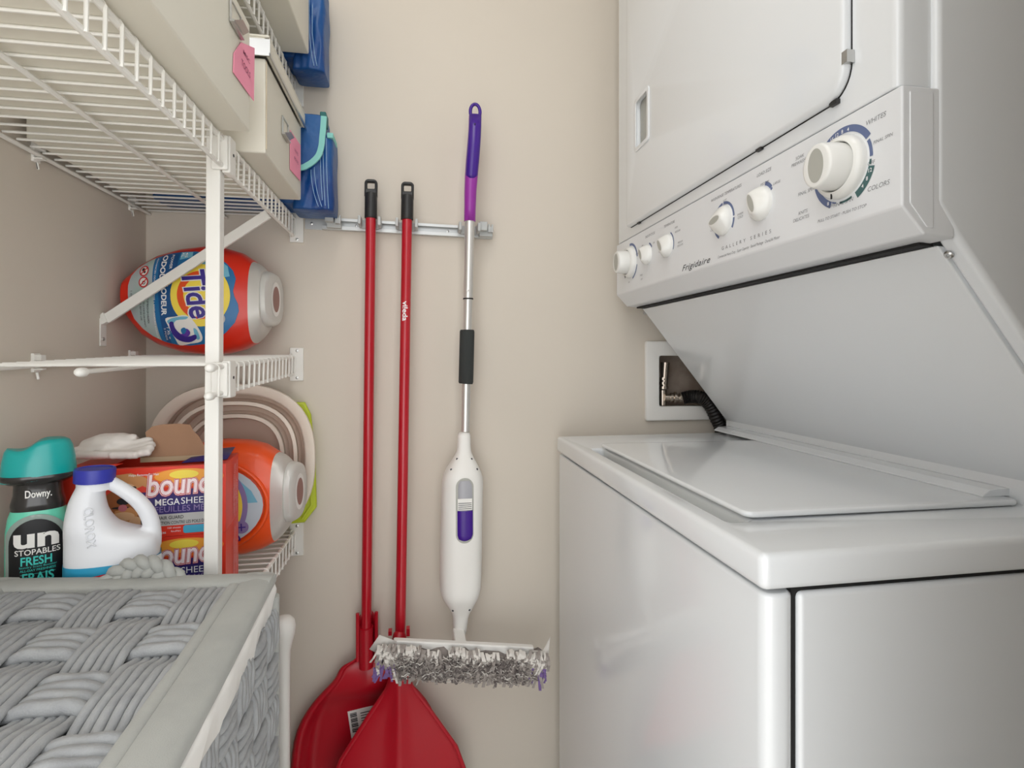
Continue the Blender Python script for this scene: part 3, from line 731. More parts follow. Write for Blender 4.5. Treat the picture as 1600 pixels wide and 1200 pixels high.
for _ in range(760):                       # matted, dusty fibres lying sideways
    x = random.uniform(0.02, HL - 0.01); z_ = random.uniform(-0.060, -0.016)
    P = []; dx_, dz_ = random.uniform(-.016, .016), random.uniform(-.006, .004); yb = -0.030 - random.uniform(0, .010)
    for k in range(5): P.append((x + dx_ * k / 4 + .0012 * math.sin(k * 2 + x * 900), yb + .003 * math.sin(k * 1.3 + x * 700), z_ + dz_ * (k / 4) ** 2 + .0012 * math.sin(k * 1.7 + x * 500)))
    b.cur = random.choice((1, 1, 1, 2, 0)); b.tube(P, random.uniform(.0004, .0011), 4)
fo = b.build('fringe', M_FR, sm, recalc=False); fo['kind'] = 'stuff'
b = MB(HM)
b.add([(-0.030, -0.020, -0.018), (-0.016, -0.024, 0.010), (0.016, -0.020, -0.002), (-0.004, -0.020, -0.030)], [(0, 1, 2, 3)])
b.build('pad_backing', M_FR[0], sm, mods=[solid(0.0012)])
b = MB(HM)
b.add([(HL - 0.022, -0.020, -0.006), (HL + 0.004, -0.020, -0.006), (HL + 0.016, -0.016, 0.018), (HL + 0.016, -0.022, -0.022)], [(0, 1, 2, 3)])
b.build('pad_backing', M_FR[0], sm, mods=[solid(0.0012)])

# ------------------------------------------------------------------ white club handle standing by the hamper
p = atY(443, 962, 1.0)
pl = thing('toilet_plunger', (p.x, 1.0, FL), 'slim white handle with a round knob end standing behind the grey hamper', 'plunger')
MB().lathe((p.x, 1.0, p.z), [(0.004, 0.0), (0.0125, -0.003), (0.0185, -0.010), (0.0200, -0.020), (0.0188, -0.032), (0.0145, -0.048), (0.0115, -0.062), (0.0108, -0.09), (0.0105, -0.32), (0.0105, FL + 0.09 - p.z)], 24).build('handle', M_WPL, pl, angle=70)
MB().lathe((p.x, 1.0, FL), [(0.0585, 0.0), (0.060, 0.01), (0.056, 0.05), (0.040, 0.085), (0.018, 0.10), (0.014, 0.11)], 28).build('cup', M_WPL, pl, angle=70)

# ------------------------------------------------------------------ wire shelves
def wire_shelf(name, zf, label, ya, yb, y_rod, lip=0.0340, mid=(-0.385,), XF=-0.2465, zn=None):
    """zf: deck height at the wall end, zn: at the near end."""
    zn = zf if zn is None else zn
    Z = lambda y: zn + (zf - zn) * (y - ya) / (yb - ya)
    root = thing(name, (-0.38, (ya + yb) / 2, zf - lip), label, 'shelf', 'white wire shelves on the left wall')
    xb = LX + 0.008
    def rod(nm, x, dz, r=0.0029, y0=y_rod):
        return MB().tube([(x, y0, Z(y0) + dz), (x, yb + 0.002, Z(yb) + dz)], r, 8).build(nm, M_WIRE, root)
    rod('front_rod', XF, -0.0005, 0.0033); rod('lip_rod', XF - 0.001, -lip, 0.0031); rod('back_rod', xb, -0.003)
    for m_ in mid: rod('support_rod', m_, -0.0045)
    for x, dz, r in [(XF, 0, 0.0056), (XF - 0.001, -lip, 0.0052)] + [(m_, -0.0045, 0.0056) for m_ in mid]:
        MB().lathe((x, y_rod + 0.006, Z(y_rod) + dz), [(r * .95, -0.004), (r, 0.001), (r * .96, 0.006), (r * .7, 0.0095), (r * .2, 0.011)], 12, '-y').build('rod_cap', M_CAPW, root, angle=80)
    y = yb - 0.004; first = None; k = 0
    wz = lambda yy: Z(yy)
    while y > ya:
        pts = [(xb, y, Z(y) + 0.0028), (XF - 0.003, y, Z(y) + 0.0028), (XF + 0.0012, y, Z(y) + 0.0022), (XF + 0.0030, y, Z(y) - 0.001), (XF + 0.0022, y, Z(y) - lip - 0.002)]
        if first is None: first = MB().tube(pts, 0.0017, 6).build('deck_wire', M_WIRE, root); yy0 = y
        else: dup(first, root, (0, y - yy0, Z(y) - Z(yy0)))
        y -= 0.0246; k += 1
    # bracket at the back wall end
    zc = Z(BY)
    MB().box((XF - 0.008, BY - 0.005, zc - lip - 0.014), (XF + 0.018, BY, zc + 0.018)).box((XF - 0.006, BY - 0.018, zc - lip - 0.004), (XF - 0.003, BY - 0.004, zc + 0.006)).build('end_bracket', M_CAPW, root, bevel=0.001, seg=2)
    for dz in (0.012, -lip - 0.008):
        MB().lathe((XF + 0.006, BY - 0.005, zc + dz), [(0.0030, 0), (0.0028, 0.001), (0.0012, 0.0015), (0.0012, 0.0008)], 12, '-y').build('bracket_screw', M_STEEL, root)
    for yy in (BY - 0.06, BY - 0.31, BY - 0.56):
        if yy < ya + 0.02: continue
        b = MB().box((LX, yy - 0.006, Z(yy) - 0.012), (LX + 0.004, yy + 0.008, Z(yy) + 0.014)).box((LX + 0.003, yy - 0.006, Z(yy) - 0.009), (LX + 0.014, yy + 0.004, Z(yy) - 0.0065)).box((LX + 0.003, yy - 0.005, Z(yy) + 0.004), (LX + 0.012, yy + 0.006, Z(yy) + 0.012)).tube([(LX + 0.004, yy, Z(yy) - 0.012), (LX + 0.006, yy, Z(yy) - 0.022)], 0.002, 6)
        b.build('wall_clip', M_CAPW, root, bevel=0.001, seg=2)
    return root
upper = wire_shelf('wire_shelf', 0.2775, 'long white wire shelf carrying the two white boxes with pink notes', 0.18, 1.145, 0.16, mid=(-0.372,))
middle = wire_shelf('wire_shelf', 0.0005, 'short white wire shelf with the red tub lying on it', 0.715, 1.145, 0.700, zn=-0.0125, mid=(-0.385,))
lower = wire_shelf('wire_shelf', -0.3495, 'lowest white wire shelf, behind the hamper, holding bottles and boxes', 0.715, 1.145, 0.700, zn=-0.3480, mid=(-0.385,))
top = wire_shelf('wire_shelf', 0.5500, 'topmost white wire shelf seen above the lidded white box', 0.58, 1.145, 0.56, mid=(-0.385,))
# support pole with its clips
pz = [0.302, 0.0, -0.345, FL]
po = thing('shelf_pole', (-0.262, 0.757, FL), 'white square steel pole standing at the front of the shelves', 'pole')
b = MB(); rings = []
for z_ in (0.290, FL):
    t = (0.290 - z_) / 0.64; xx = -0.2590 - 0.0035 * t
    rings.append([(xx + sx_ * 0.0086, 0.757 + sy_ * 0.0086, z_) for sx_, sy_ in ((-1, -1), (1, -1), (1, 1), (-1, 1))])
b.loft(rings).build('pole_tube', M_WIRE, po, bevel=0.0018)
for zc, dx in ((0.2605, 0.0), (-0.0285, 0.0), (-0.365, -0.001)):
    b = MB().box((-0.2490 + dx, 0.748, zc - 0.024), (-0.2385 + dx, 0.772, zc + 0.024)).box((-0.2600 + dx, 0.7420, zc - 0.022), (-0.2400 + dx, 0.7478, zc + 0.022))
    c = b.build('pole_clip', M_CAPW, po, bevel=0.0022, seg=2)
    MB().lathe((-0.2383 + dx, 0.760, zc + 0.002), [(0.002, 0), (0.002, 0.0006)], 10, 'x').build('clip_screw', M_INKD, c)
# diagonal brace
fa, fb = Vector((LX + 0.006, 1.003, 0.063)), Vector((-0.2570, 0.998, 0.2475))
bc = thing('shelf_brace', (LX, 1.0, 0.02), 'white diagonal brace from the left wall up to the long shelf', 'brace')
d = (fb - fa).normalized(); nrm = Vector((-d.z, 0, d.x))
b = MB(); hw = 0.0080
prof2 = [(-hw, -0.003), (hw, -0.003), (hw, 0.003), (hw - 0.0025, 0.003), (hw - 0.0025, -0.0005), (-hw + 0.0025, -0.0005), (-hw + 0.0025, 0.003), (-hw, 0.003)]
b.loft([[p + nrm * q[0] + Vector((0, q[1], 0)) for q in prof2] for p in (fa, fb)]).build('brace_bar', M_WIRE, bc, bevel=0.0008, seg=2)
MB().box((LX, 0.994, 0.018), (LX + 0.0022, 1.012, 0.064)).prism([(LX, 0.052), (LX + 0.010, 0.058), (LX + 0.004, 0.074), (LX, 0.070)], lambda x, z: (x, 0.996, z), lambda x, z: (x, 1.009, z)).build('foot_plate', M_WIRE, bc, bevel=0.001, seg=2)
MB().lathe((LX + 0.0022, 1.002, 0.030), [(0.0032, 0), (0.0030, 0.0012), (0.0012, 0.0018), (0.0012, 0.001)], 12, 'x').build('foot_screw', M_STEEL, bc)

# ------------------------------------------------------------------ card boxes on the upper shelf
ZS = 0.2775 + 0.0048
def card_box(name, x1, y0, y1, z1, label, x0=-0.502, zb=ZS):
    root = thing(name, ((x0 + x1) / 2, (y0 + y1) / 2, zb), label, 'box')
    MB().box((x0, y0, zb), (x1, y1, z1)).build('box_body', M_BOX, root, bevel=0.0025, seg=2)
    return root
def side_tag(root, y, z, w_, h_, x, text=None, note=(0.06, 0.075), txs=0.008):
    # metal label holder standing on the right hand side, with a pink note behind it
    MB().box((x, y - w_ / 2, z), (x + 0.0012, y + w_ / 2, z + h_)).build('holder_card', M_BOX, root)
    b = MB(); 
    b.box((x + .001, y - w_/2 - .003, z - .003), (x + .006, y + w_/2 + .003, z + .0)).box((x + .001, y - w_/2 - .003, z), (x + .003, y - w_/2, z + h_)).box((x + .001, y + w_/2, z), (x + .003, y + w_/2 + .003, z + h_)).box((x + .001, y - w_/2 - .003, z + h_), (x + .003, y + w_/2 + .003, z + h_ + .002))
    b.add([(x + .003, y - w_/2, z), (x + .013, y - w_/2 + .004, z + .004), (x + .013, y + w_/2 - .004, z + .004), (x + .003, y + w_/2, z)], [(0, 1, 2, 3)])
    b.build('label_holder', M_STEEL, root, bevel=0.0004, seg=1)
B1 = card_box('card_box', -0.2095, 0.400, 0.730, 0.418, 'white card box on the long wire shelf, its pink note reading TOOLS')
B2 = card_box('card_box', -0.2095, 0.800, 1.030, 0.4140, 'lidded white card box beside the blue bag, with metal label holder and pink note')
B0 = card_box('card_box', -0.2110, 0.190, 0.392, 0.400, 'white card box above the camera, seen from below through the wires')
# seams of the box ends
for root, y0 in ((B1, 0.400), (B2, 0.800)):
    MB().box((-0.2092, y0 + 0.001, ZS + 0.006), (-0.2080, y0 + 0.002, 0.41)).build('corner_seam', M_BOXE, root)
MB().box((-0.2085, 0.7990, 0.4150), (-0.2035, 1.036, 0.4400)).box((-0.506, 0.7945, 0.4150), (-0.2085, 0.7990, 0.4400)).box((-0.506, 1.031, 0.4150), (-0.2085, 1.036, 0.4400)).box((-0.506, 0.7945, 0.4400), (-0.2035, 1.036, 0.4440)).build('box_lid', M_BOX, B2, bevel=0.002, seg=2)
MB().box((-0.232, 0.7925, 0.4135), (-0.2015, 0.7943, 0.437)).box((-0.2033, 0.7925, 0.4135), (-0.2015, 1.038, 0.4185)).build('metal_edge', M_STEEL, B2, bevel=0.0005, seg=1)
side_tag(B2, 0.905, 0.347, 0.032, 0.024, -0.2095)
side_tag(B1, 0.670, 0.378, 0.032, 0.022, -0.2095)
def note(root, uv, x, lines):
    P = [atX(u, v, x) for u, v in uv]
    b = MB(); V = [(p.y, p.z) for p in P]
    b.prism(V, lambda y, z: (x, y, z), lambda y, z: (x + 0.0006, y, z)).build('pink_note', M_PINK, root)
    g = MB()
    for s_, u, v, hgt in lines:
        p = atX(u, v, x); g.flat(txt(s_, height=hgt, align='C', bold=0.004, shear=0.1), lambda a, c: (x + 0.0012, p.y + a, p.z + c))
    g.build('handwriting', M_PEN, root, recalc=False)
xn = -0.2085
def npix(pts): return pts
n1 = [(0.6655, 0.402), (0.7200, 0.402), (0.7200, 0.330), (0.7120, 0.333), (0.6655, 0.365)]
def note2(root, pts, lines, x=xn):
    MB().prism(pts, lambda y, z: (x, y, z), lambda y, z: (x + 0.0007, y, z)).build('pink_note', M_PINK, root)
    g = MB()
    for s_, y, z, hgt, wd_ in lines:
        g.flat(txt(s_, height=hgt, width=wd_, align='C', bold=0.004, shear=0.1), lambda a, c: (x + 0.0012, y + a, z + c))
    g.build('handwriting', M_PEN, root, recalc=False)
q = [atX(u, v, xn) for u, v in ((365, 83), (376, 66), (397, 75), (396, 158), (364, 113))]
note2(B1, [(p.y, p.z) for p in q], [('TOOLS', atX(383, 107, xn).y, atX(383, 107, xn).z - .004, 0.0075, 0.034), ('MISC', atX(384, 90, xn).y, atX(384, 92, xn).z, 0.005, 0.026)])
q = [atX(u, v, xn) for u, v in ((453, 203), (469, 227), (469, 283), (453, 265))]
note2(B2, [(p.y, p.z) for p in q], [('NUTS', atX(462, 240, xn).y, atX(462, 240, xn).z, 0.005, 0.026), ('BOLTS', atX(462, 253, xn).y, atX(462, 253, xn).z, 0.005, 0.030)])
ZT = 0.5500 + 0.0048
B3 = card_box('card_box', -0.1990, 0.700, 1.046, 0.66, 'white card box on the topmost wire shelf', zb=ZT)

# ------------------------------------------------------------------ blue bags
def pillow(lo, hi, pw=7.0, amp=0.002, seed=1):
    b = MB(); c = [(lo[i] + hi[i]) / 2 for i in range(3)]; h = [(hi[i] - lo[i]) / 2 for i in range(3)]
    rings = []; NR = 56; ts = [-1, -.99, -.965, -.9] + [-.8 + .1 * i for i in range(17)] + [.9, .965, .99, 1]
    for t in ts:
        e = abs(t); k = 1 if e <= .9 else .985 if e < .97 else .95 if e < .995 else .88
        ring = []
        for j in range(NR):
            a = 2 * PI * (j + .5) / NR; ca, sa = math.cos(a), math.sin(a); r = 1 / (abs(ca) ** pw + abs(sa) ** pw) ** (1 / pw)
            x, y = ca * r, sa * r
            wob = amp * (math.sin(5 * x + 4 * t + seed) + .7 * math.sin(13 * x - 6 * t + 2 * seed) + .5 * math.sin(9 * t + 3 * seed))
            ring.append((c[0] + x * h[0] * (.93 + .07 * k) + .4 * wob, c[1] + y * h[1] * k + (wob if y < 0 else 0), c[2] + t * h[2]))
        rings.append(ring)
    return b.loft(rings)
bg = thing('folded_bag', (-0.33, 1.09, ZS), 'blue nylon bag with a mint trimmed flap beside the lidded white box', 'bag')
pillow((-0.47, 1.054, ZS + 0.002), (-0.172, 1.135, 0.452), seed=2).build('bag_body', M_BLUE, bg, angle=180)
# the part hanging over the shelf lip
pillow((-0.232, 1.052, 0.2735), (-0.158, 1.130, 0.414), amp=0.0016, seed=5).build('side_gusset', M_BLUE, bg, angle=180)
yf = 1.0445
tp = [atY(u, v, yf) for u, v in ((507, 183), (506, 200), (504.5, 215), (503, 230), (498.5, 244), (490, 253.5), (481, 259.5), (470, 263.5))]
fl = [(-0.30, 0.452)] + [(p.x, p.z) for p in tp] + [(-0.30, tp[-1].z - .002)]
V, F = plate([fl], 0.004, 0.0015)
MB().add([(x, yf - z, y) for x, y, z in V], F).build('flap', M_BLUE, bg)
tr = [(p.x, yf - 0.0038, p.z) for p in tp] + [(-0.25, yf - .0038, tp[-1].z - .002)]
S = spline(tr, 4); b = MB(); rings = []
for i, p in enumerate(S):
    t = (S[min(i + 1, len(S) - 1)] - S[max(i - 1, 0)]).normalized(); nn = Vector((-t.z, 0, t.x))
    rings.append([p + nn * s_ + Vector((0, e, 0)) for s_, e in ((-0.0055, -0.0008), (0.0045, -0.0008), (0.0045, 0.003), (-0.0055, 0.003))])
b.loft(rings).build('flap_tape', M_MINT, bg)
MB().box((-0.1800, 1.046, 0.430), (-0.1690, 1.075, 0.4525)).build('tape_loop', M_TEALD, bg, bevel=0.002)
MB().box((-0.1680, 1.049, 0.406), (-0.1570, 1.10, 0.4155)).build('top_tape', M_MINT, bg, bevel=0.001)
b = MB()
for x, dx, za, zb in ((-0.1960, 0.013, 0.345, 0.278), (-0.1900, 0.013, 0.350, 0.278), (-0.1800, 0.004, 0.405, 0.29), (-0.1750, 0.004, 0.410, 0.28), (-0.1690, 0.004, 0.405, 0.275)):
    b.tube([(x + dx * (k / 12) ** 2 * 1.0, 1.0490 - 0.0006 * math.sin(k), za + (zb - za) * k / 12) for k in range(13)], 0.0006, 5)
b.build('stitching', M_STITCH, bg)
bg2 = thing('folded_bag', (-0.3, 1.1, ZT - 0.02), 'blue nylon bag on the topmost shelf, against the back wall', 'bag')
pillow((-0.46, 1.060, ZT + 0.001), (-0.185, 1.135, 0.72), seed=4).build('bag_body', M_BLUE, bg2, angle=180)
pillow((-0.232, 1.056, 0.534), (-0.174, 1.130, 0.70), amp=0.0016, seed=8).build('side_gusset', M_BLUE, bg2, angle=180)
b = MB()
for x in (-0.2000, -0.1945): b.tube([(x, 1.0545, 0.66), (x, 1.0535, 0.60), (x + 0.004, 1.0535, 0.56), (x + 0.008, 1.055, 0.540)], 0.0006, 5)
b.build('stitching', M_STITCH, bg2)

# ------------------------------------------------------------------ laundry pod tubs lying on their sides
TP = [(0, 370, 640), (0.015, 352, 668), (0.04, 328, 708), (0.1, 268, 785), (0.2, 207, 848), (0.35, 158, 898), (0.5, 136, 913), (0.65, 146, 903), (0.75, 176, 876), (0.83, 232, 832)]
TC = [(0.83, 236, 828), (0.86, 250, 800), (0.885, 272, 768), (0.905, 298, 735)]
TL = [(0.90, 312, 700), (0.905, 303, 708), (0.935, 306, 704), (0.957, 318, 692), (0.967, 345, 665)]
def pod_tub(name, M, body_mat, label, L=0.252, HT=0.198, TH=0.060, group=None):
    root = thing(name, M @ Vector((L / 2, 0, -HT / 2)), label, 'tub')
    NN = 44; pw = 2.7
    def tk(f): return TH * (0.72 + 0.28 * math.sin(PI * min(1, max(0, f / 0.9)))) if f < 0.86 else TH * 0.78
    def rg(f, a, c, tm=1.0):
        zc = HT / 2 - ((a + c) / 2 - 132) / 783 * HT; h = (c - a) / 2 / 783 * HT; ring = []
        for k in range(NN):
            an = 2 * PI * k / NN; ca, sa = math.cos(an), math.sin(an); r = 1 / (abs(ca) ** pw + abs(sa) ** pw) ** (1 / pw)
            ring.append((f * L, tk(f) * tm * ca * r, zc + h * sa * r))
        return ring
    MB(M).loft([rg(0, 400, 610, .75)] + [rg(*t) for t in TP]).build('tub_body', body_mat, root, angle=60)
    MB(M).loft([rg(*t) for t in TC]).build('collar', M_SILV, root, angle=60)
    sl = lambda p: (p[0] + .13 * p[1] if p[0] > .93 * L else p[0], p[1], p[2])
    lid = MB(M).loft([[sl(p) for p in rg(f, a, c, 0.86 if f < 0.962 else 0.76)] for f, a, c in TL]).build('lid', M_SILV2, root, angle=50)
    # rounded emblem on the lid end
    zc = HT / 2 - (505 - 132) / 783 * HT
    g = MB(M); g.flat(fill(ell(0, 0, 0.020, 0.032, 28), .01), lambda a, c: (L * .967 + 0.0006 + .13 * a, a, zc + c)); g.build('emblem', M_WPL, lid, recalc=False)
    g = MB(M); g.flat(fill(ell(0, 0, 0.014, 0.024, 28), .01), lambda a, c: (L * .967 + 0.0010 + .13 * a, a, zc + c)); g.build('emblem_print', mat('emblem_tone', (150, 108, 100), .4), lid, recalc=False)
    def prof_at(x):
        f = x / L
        for i in range(len(TP) - 1):
            if TP[i][0] <= f <= TP[i + 1][0]:
                t = (f - TP[i][0]) / (TP[i + 1][0] - TP[i][0]); a = TP[i][1] * (1 - t) + TP[i + 1][1] * t; c = TP[i][2] * (1 - t) + TP[i + 1][2] * t
                return HT / 2 - ((a + c) / 2 - 132) / 783 * HT, (c - a) / 2 / 783 * HT, tk(f)
        return 0, HT / 2, TH
    def front(x, z, e=0.001):
        zc, h, t = prof_at(x); s_ = min(0.995, abs(z - zc) / h)
        return (x, -t * (1 - s_ ** pw) ** (1 / pw) - e, z)
    return root, front
ML = Matrix.Translation((-0.5065, 1.0815, 0.1027)) @ Matrix.Rotation(math.radians(-2), 4, 'Z')
tub, fr1 = pod_tub('pod_tub', ML, M_TUBR, 'red tub of laundry pods with a blue label, lying on the short shelf')
L_, HT_ = 0.252, 0.198
def px3(X, Y): return ((X - 125) / 1145 * L_, HT_ / 2 - (Y - 132) / 783 * HT_)   # label layout measured on the tub
def decal(name, root, m, shapes, frn, e, step=0.005, M=None):
    if name in ('lettering', 'fine_print') and len(shapes) > 1:
        for q in shapes: decal(name, root, m, [q], frn, e, step, M)
        return
    g = MB(M)
    for s_ in shapes: g.flat(s_, lambda x, z: frn(x, z, e))
    return g.build(name, m, root, recalc=False)
lab = [px3(*p) for p in ((190, 440), (205, 375), (250, 315), (320, 268), (390, 240), (470, 215), (570, 200), (680, 195), (780, 208), (860, 240), (920, 280), (970, 330), (993, 385), (985, 430), (975, 470), (985, 510), (1010, 560), (1016, 610), (985, 690), (920, 755), (860, 800), (760, 838), (640, 850), (540, 845), (440, 822), (360, 785), (290, 735), (235, 670), (205, 590), (192, 510))]
decal('label', tub, M_LABB, [fill(lab, .005)], fr1, 0.0010, M=ML)
decal('label_print', tub, M_LABG, [fill([px3(*p) for p in ((192, 440), (205, 375), (250, 315), (320, 268), (375, 246), (385, 400), (405, 620), (425, 815), (360, 783), (290, 733), (235, 668), (205, 590), (193, 510))], .005)], fr1, 0.0016, M=ML)
decal('label_print', tub, M_LABD, [fill([px3(*p) for p in ((420, 232), (565, 204), (568, 300), (540, 480), (560, 600), (600, 700), (520, 660), (495, 660), (500, 838), (462, 828), (440, 600))], .005)], fr1, 0.0016, M=ML)
decal('label_print', tub, M_LABS, [fill([px3(*p) for p in ((640, 300), (700, 265), (790, 260), (840, 275), (860, 250), (930, 300), (950, 370), (905, 380), (860, 330), (760, 300))], .005), fill([px3(*p) for p in ((575, 205), (660, 200), (670, 240), (578, 262))], .005)], fr1, 0.0016, M=ML)
def disc3(X, Y, r): 
    x, z = px3(X, Y); return fill(ell(x, z, r / 1145 * L_ * 1.0, r / 783 * HT_ * 1.0, 40), .005)
def ring3(X, Y, r0, r1):
    x, z = px3(X, Y); v, f = ring2(0, 0, r0, r1, n=40); return [(x + p[0] / 1145 * L_, z + p[1] / 783 * HT_) for p in v], f
decal('target_print', tub, M_YEL, [disc3(742, 505, 215)], fr1, 0.0020, M=ML)
decal('target_print', tub, M_TARG, [ring3(742, 505, 118, 165)], fr1, 0.0024, M=ML)
x, z = px3(592, 352)
def dn(X, Y): return px3(X, Y)
tw = 0.083; th_ = 0.036
for m_, wd_, bd, off, e_ in ((M_WPL, tw * 1.03, .055, .0012, .0028), (M_PURI, tw, .022, 0, .0033)):
    q = px3(607, 352); decal('logo_letters', tub, m_, [txt('Tide', width=wd_, height=th_, bold=bd, shear=0.12, at=(q[0] - off * .6, q[1] + off), rot=-PI / 2 + .20, sub=1)], fr1, e_, M=ML)
R9 = -PI / 2
def dtx(s, X, Y, Y2, hz, **k):
    x, z = px3(X, Y); return txt(s, width=(Y2 - Y) / 783 * HT_, height=hz / 1145 * L_, at=(x, z), rot=R9, sub=1, **k)
decal('lettering', tub, M_WHITEINK, [dtx('ODOUR', 445, 228, 440, 38, bold=.03), dtx('/', 470, 432, 452, 40, bold=.01), dtx('ODEUR', 462, 462, 648, 38, bold=.03), dtx('POWER', 512, 225, 330, 20, bold=.01), dtx('45', 612, 205, 245, 20, bold=.01), dtx('XL', 586, 205, 245, 20, bold=.01),
    dtx('1 XL =', 492, 728, 805, 20, bold=.01), dtx('2 PODS', 470, 732, 812, 13), dtx('ADVANCED ODOUR DEFENSE + ANTI-ODEURS AVANCÉ', 400, 250, 800, 12)], fr1, 0.0030, M=ML)
decal('fine_print', tub, M_INKD, [dtx('KEEP OUT OF REACH OF CHILDREN', 345, 480, 700, 15, bold=.005), dtx('TENIR HORS DE LA PORTÉE DES ENFANTS', 315, 480, 725, 13), dtx('READ LABEL BEFORE USE', 290, 480, 680, 13), dtx('1.05 kg', 215, 480, 560, 14)], fr1, 0.0022, M=ML)
decal('warning_sign', tub, M_WPL, [disc3(312, 342, 36), disc3(318, 420, 36)], fr1, 0.0022, M=ML)
decal('warning_sign', tub, M_REDI, [ring3(312, 342, 29, 38), ring3(318, 420, 29, 38)] + [([px3(X + a, Y + c) for a, c in ((-26, 20), (-20, 26), (26, -20), (20, -26))], [(0, 1, 2, 3)]) for X, Y in ((312, 342), (318, 420))], fr1, 0.0027, M=ML)
decal('warning_sign', tub, M_BINK, [disc3(304, 332, 12), disc3(318, 350, 9), ring3(320, 424, 8, 13)], fr1, 0.0025, M=ML)
decal('plus_badge', tub, M_GREYP, [disc3(880, 664, 40)], fr1, 0.0024, M=ML)
decal('plus_badge', tub, M_PURI, [([px3(a, c) for a, c in ((860, 659), (900, 659), (900, 669), (860, 669))], [(0, 1, 2, 3)]), ([px3(a, c) for a, c in ((875, 640), (885, 640), (885, 688), (875, 688))], [(0, 1, 2, 3)])], fr1, 0.0030, M=ML)
# pictured pod
def poly3(*P): return fill([px3(*p) for p in smooth2(P, 3)], .005)
decal('pod_picture', tub, M_WPL, [poly3((488, 668), (560, 655), (640, 645), (700, 690), (745, 775), (728, 822), (640, 838), (560, 848), (540, 800), (505, 720))], fr1, 0.0026, M=ML)
decal('pod_picture', tub, M_LABS, [poly3((500, 690), (530, 668), (600, 655), (655, 655), (640, 672), (570, 680), (535, 715)), poly3((690, 735), (715, 745), (728, 800), (700, 805))], fr1, 0.0030, M=ML)
decal('pod_picture', tub, M_PURI, [poly3((515, 700), (545, 690), (555, 730), (590, 770), (640, 790), (700, 775), (700, 805), (640, 828), (570, 815), (528, 770))], fr1, 0.0033, M=ML)
decal('pod_picture', tub, mat('pod_violet', (96, 56, 168), .35), [poly3((590, 775), (640, 790), (665, 760), (640, 735), (615, 765))], fr1, 0.0036, M=ML)
decal('pod_picture', tub, M_LABB, [poly3((600, 740), (625, 728), (640, 745), (620, 772), (602, 765))], fr1, 0.0039, M=ML)
MO = Matrix.Translation((-0.468, 1.030, -0.2430)) @ Matrix.Rotation(math.radians(-3), 4, 'Z')
tub2, fr2 = pod_tub('pod_tub', MO, M_TUBO, 'orange tub of laundry pods behind the red boxes on the lowest shelf', L=0.268, HT=0.202, TH=0.058)
def ellx(cx_, cz_, a, c, n=36): return ell(cx_, cz_, a, c, n)
g = MB(MO); P = [fr2(x, z, 0.0012) for x, z in ellx(0.125, -0.005, 0.094, 0.074, 44)]
g.tube(P, 0.0042, 8, closed=True).build('label_ridge', M_TUBO, tub2, angle=80)
decal('label', tub2, mat('label_pale', (196, 212, 222), .3), [fill(ellx(0.125, -0.005, 0.088, 0.068), .005)], fr2, 0.0012, M=MO)
decal('label_print', tub2, M_LABS, [fill([(0.17, 0.045), (0.195, 0.02), (0.205, 0.0), (0.19, 0.0), (0.16, 0.04)], .005)], fr2, 0.0016, M=MO)
decal('target_print', tub2, M_LAV, [ring2(0.112, -0.005, 0.070, 0.078, -1.2, 1.3)], fr2, 0.0017, M=MO)
decal('target_print', tub2, M_YEL, [ring2(0.112, -0.005, 0.052, 0.070, -1.3, 1.4)], fr2, 0.0018, M=MO)
decal('target_print', tub2, M_TARG, [fill(ellx(0.112, -0.005, 0.052, 0.052), .006)], fr2, 0.0018, M=MO)
decal('plus_badge', tub2, M_LAV, [fill(ellx(0.180, -0.040, 0.011, 0.011, 20), .006)], fr2, 0.0022, M=MO)
decal('plus_badge', tub2, M_PURI, [rect(0.1735, -0.0410, 0.1865, -0.0390), rect(0.1790, -0.0465, 0.1810, -0.0335), ring2(0.168, -0.060, 0.007, 0.0095)], fr2, 0.0026, M=MO)

# ------------------------------------------------------------------ collapsible tub, lime tray
bt = thing('collapsible_tub', (-0.345, 1.12, -0.345), 'beige collapsible wash tub standing on edge against the back wall', 'tub')
def sq(cx_, cz_, a, c, y, n=56, pw=2.5):
    out = []
    for k in range(n):
        t = 2 * PI * k / n; ca, sa = math.cos(t), math.sin(t); r = 1 / (abs(ca) ** pw + abs(sa) ** pw) ** (1 / pw)
        out.append((cx_ + a * ca * r, y, cz_ + c * sa * r))
    return out
bcx, bcz, ba, bh = -0.3455, -0.1965, 0.1480, 0.1455
yr = 1.094
def rr_(s0, y, dx=0): return sq(bcx + dx, bcz, ba * s0, bh * s0, y)
MB().loft([rr_(.985, yr + .008), rr_(1.0, yr + .003), rr_(.995, yr), rr_(.90, yr + .001), rr_(.875, yr + .006), rr_(.87, yr + .012)], cap=False).build('outer_rim', M_CREAM, bt, angle=60, mods=[solid(0.002)])
MB().loft([rr_(.87, yr + .010), rr_(.86, yr + .030), rr_(.80, yr + .034), rr_(.765, yr + .014)], cap=False).build('fold_band', M_TAN, bt, angle=50, mods=[solid(0.0015)])
MB().loft([rr_(.775, yr + .014), rr_(.77, yr + .008), rr_(.735, yr + .008), rr_(.72, yr + .016)], cap=False).build('middle_rim', M_CREAM, bt, angle=60, mods=[solid(0.002)])
MB().loft([rr_(.72, yr + .014), rr_(.71, yr + .034), rr_(.64, yr + .036), rr_(.60, yr + .020)], cap=False).build('fold_band', M_TAN, bt, angle=50, mods=[solid(0.0015)])
MB().loft([rr_(.61, yr + .018), rr_(.60, yr + .013), rr_(.565, yr + .013), rr_(.55, yr + .022)], cap=False).build('inner_rim', M_CREAM, bt, angle=60, mods=[solid(0.002)])
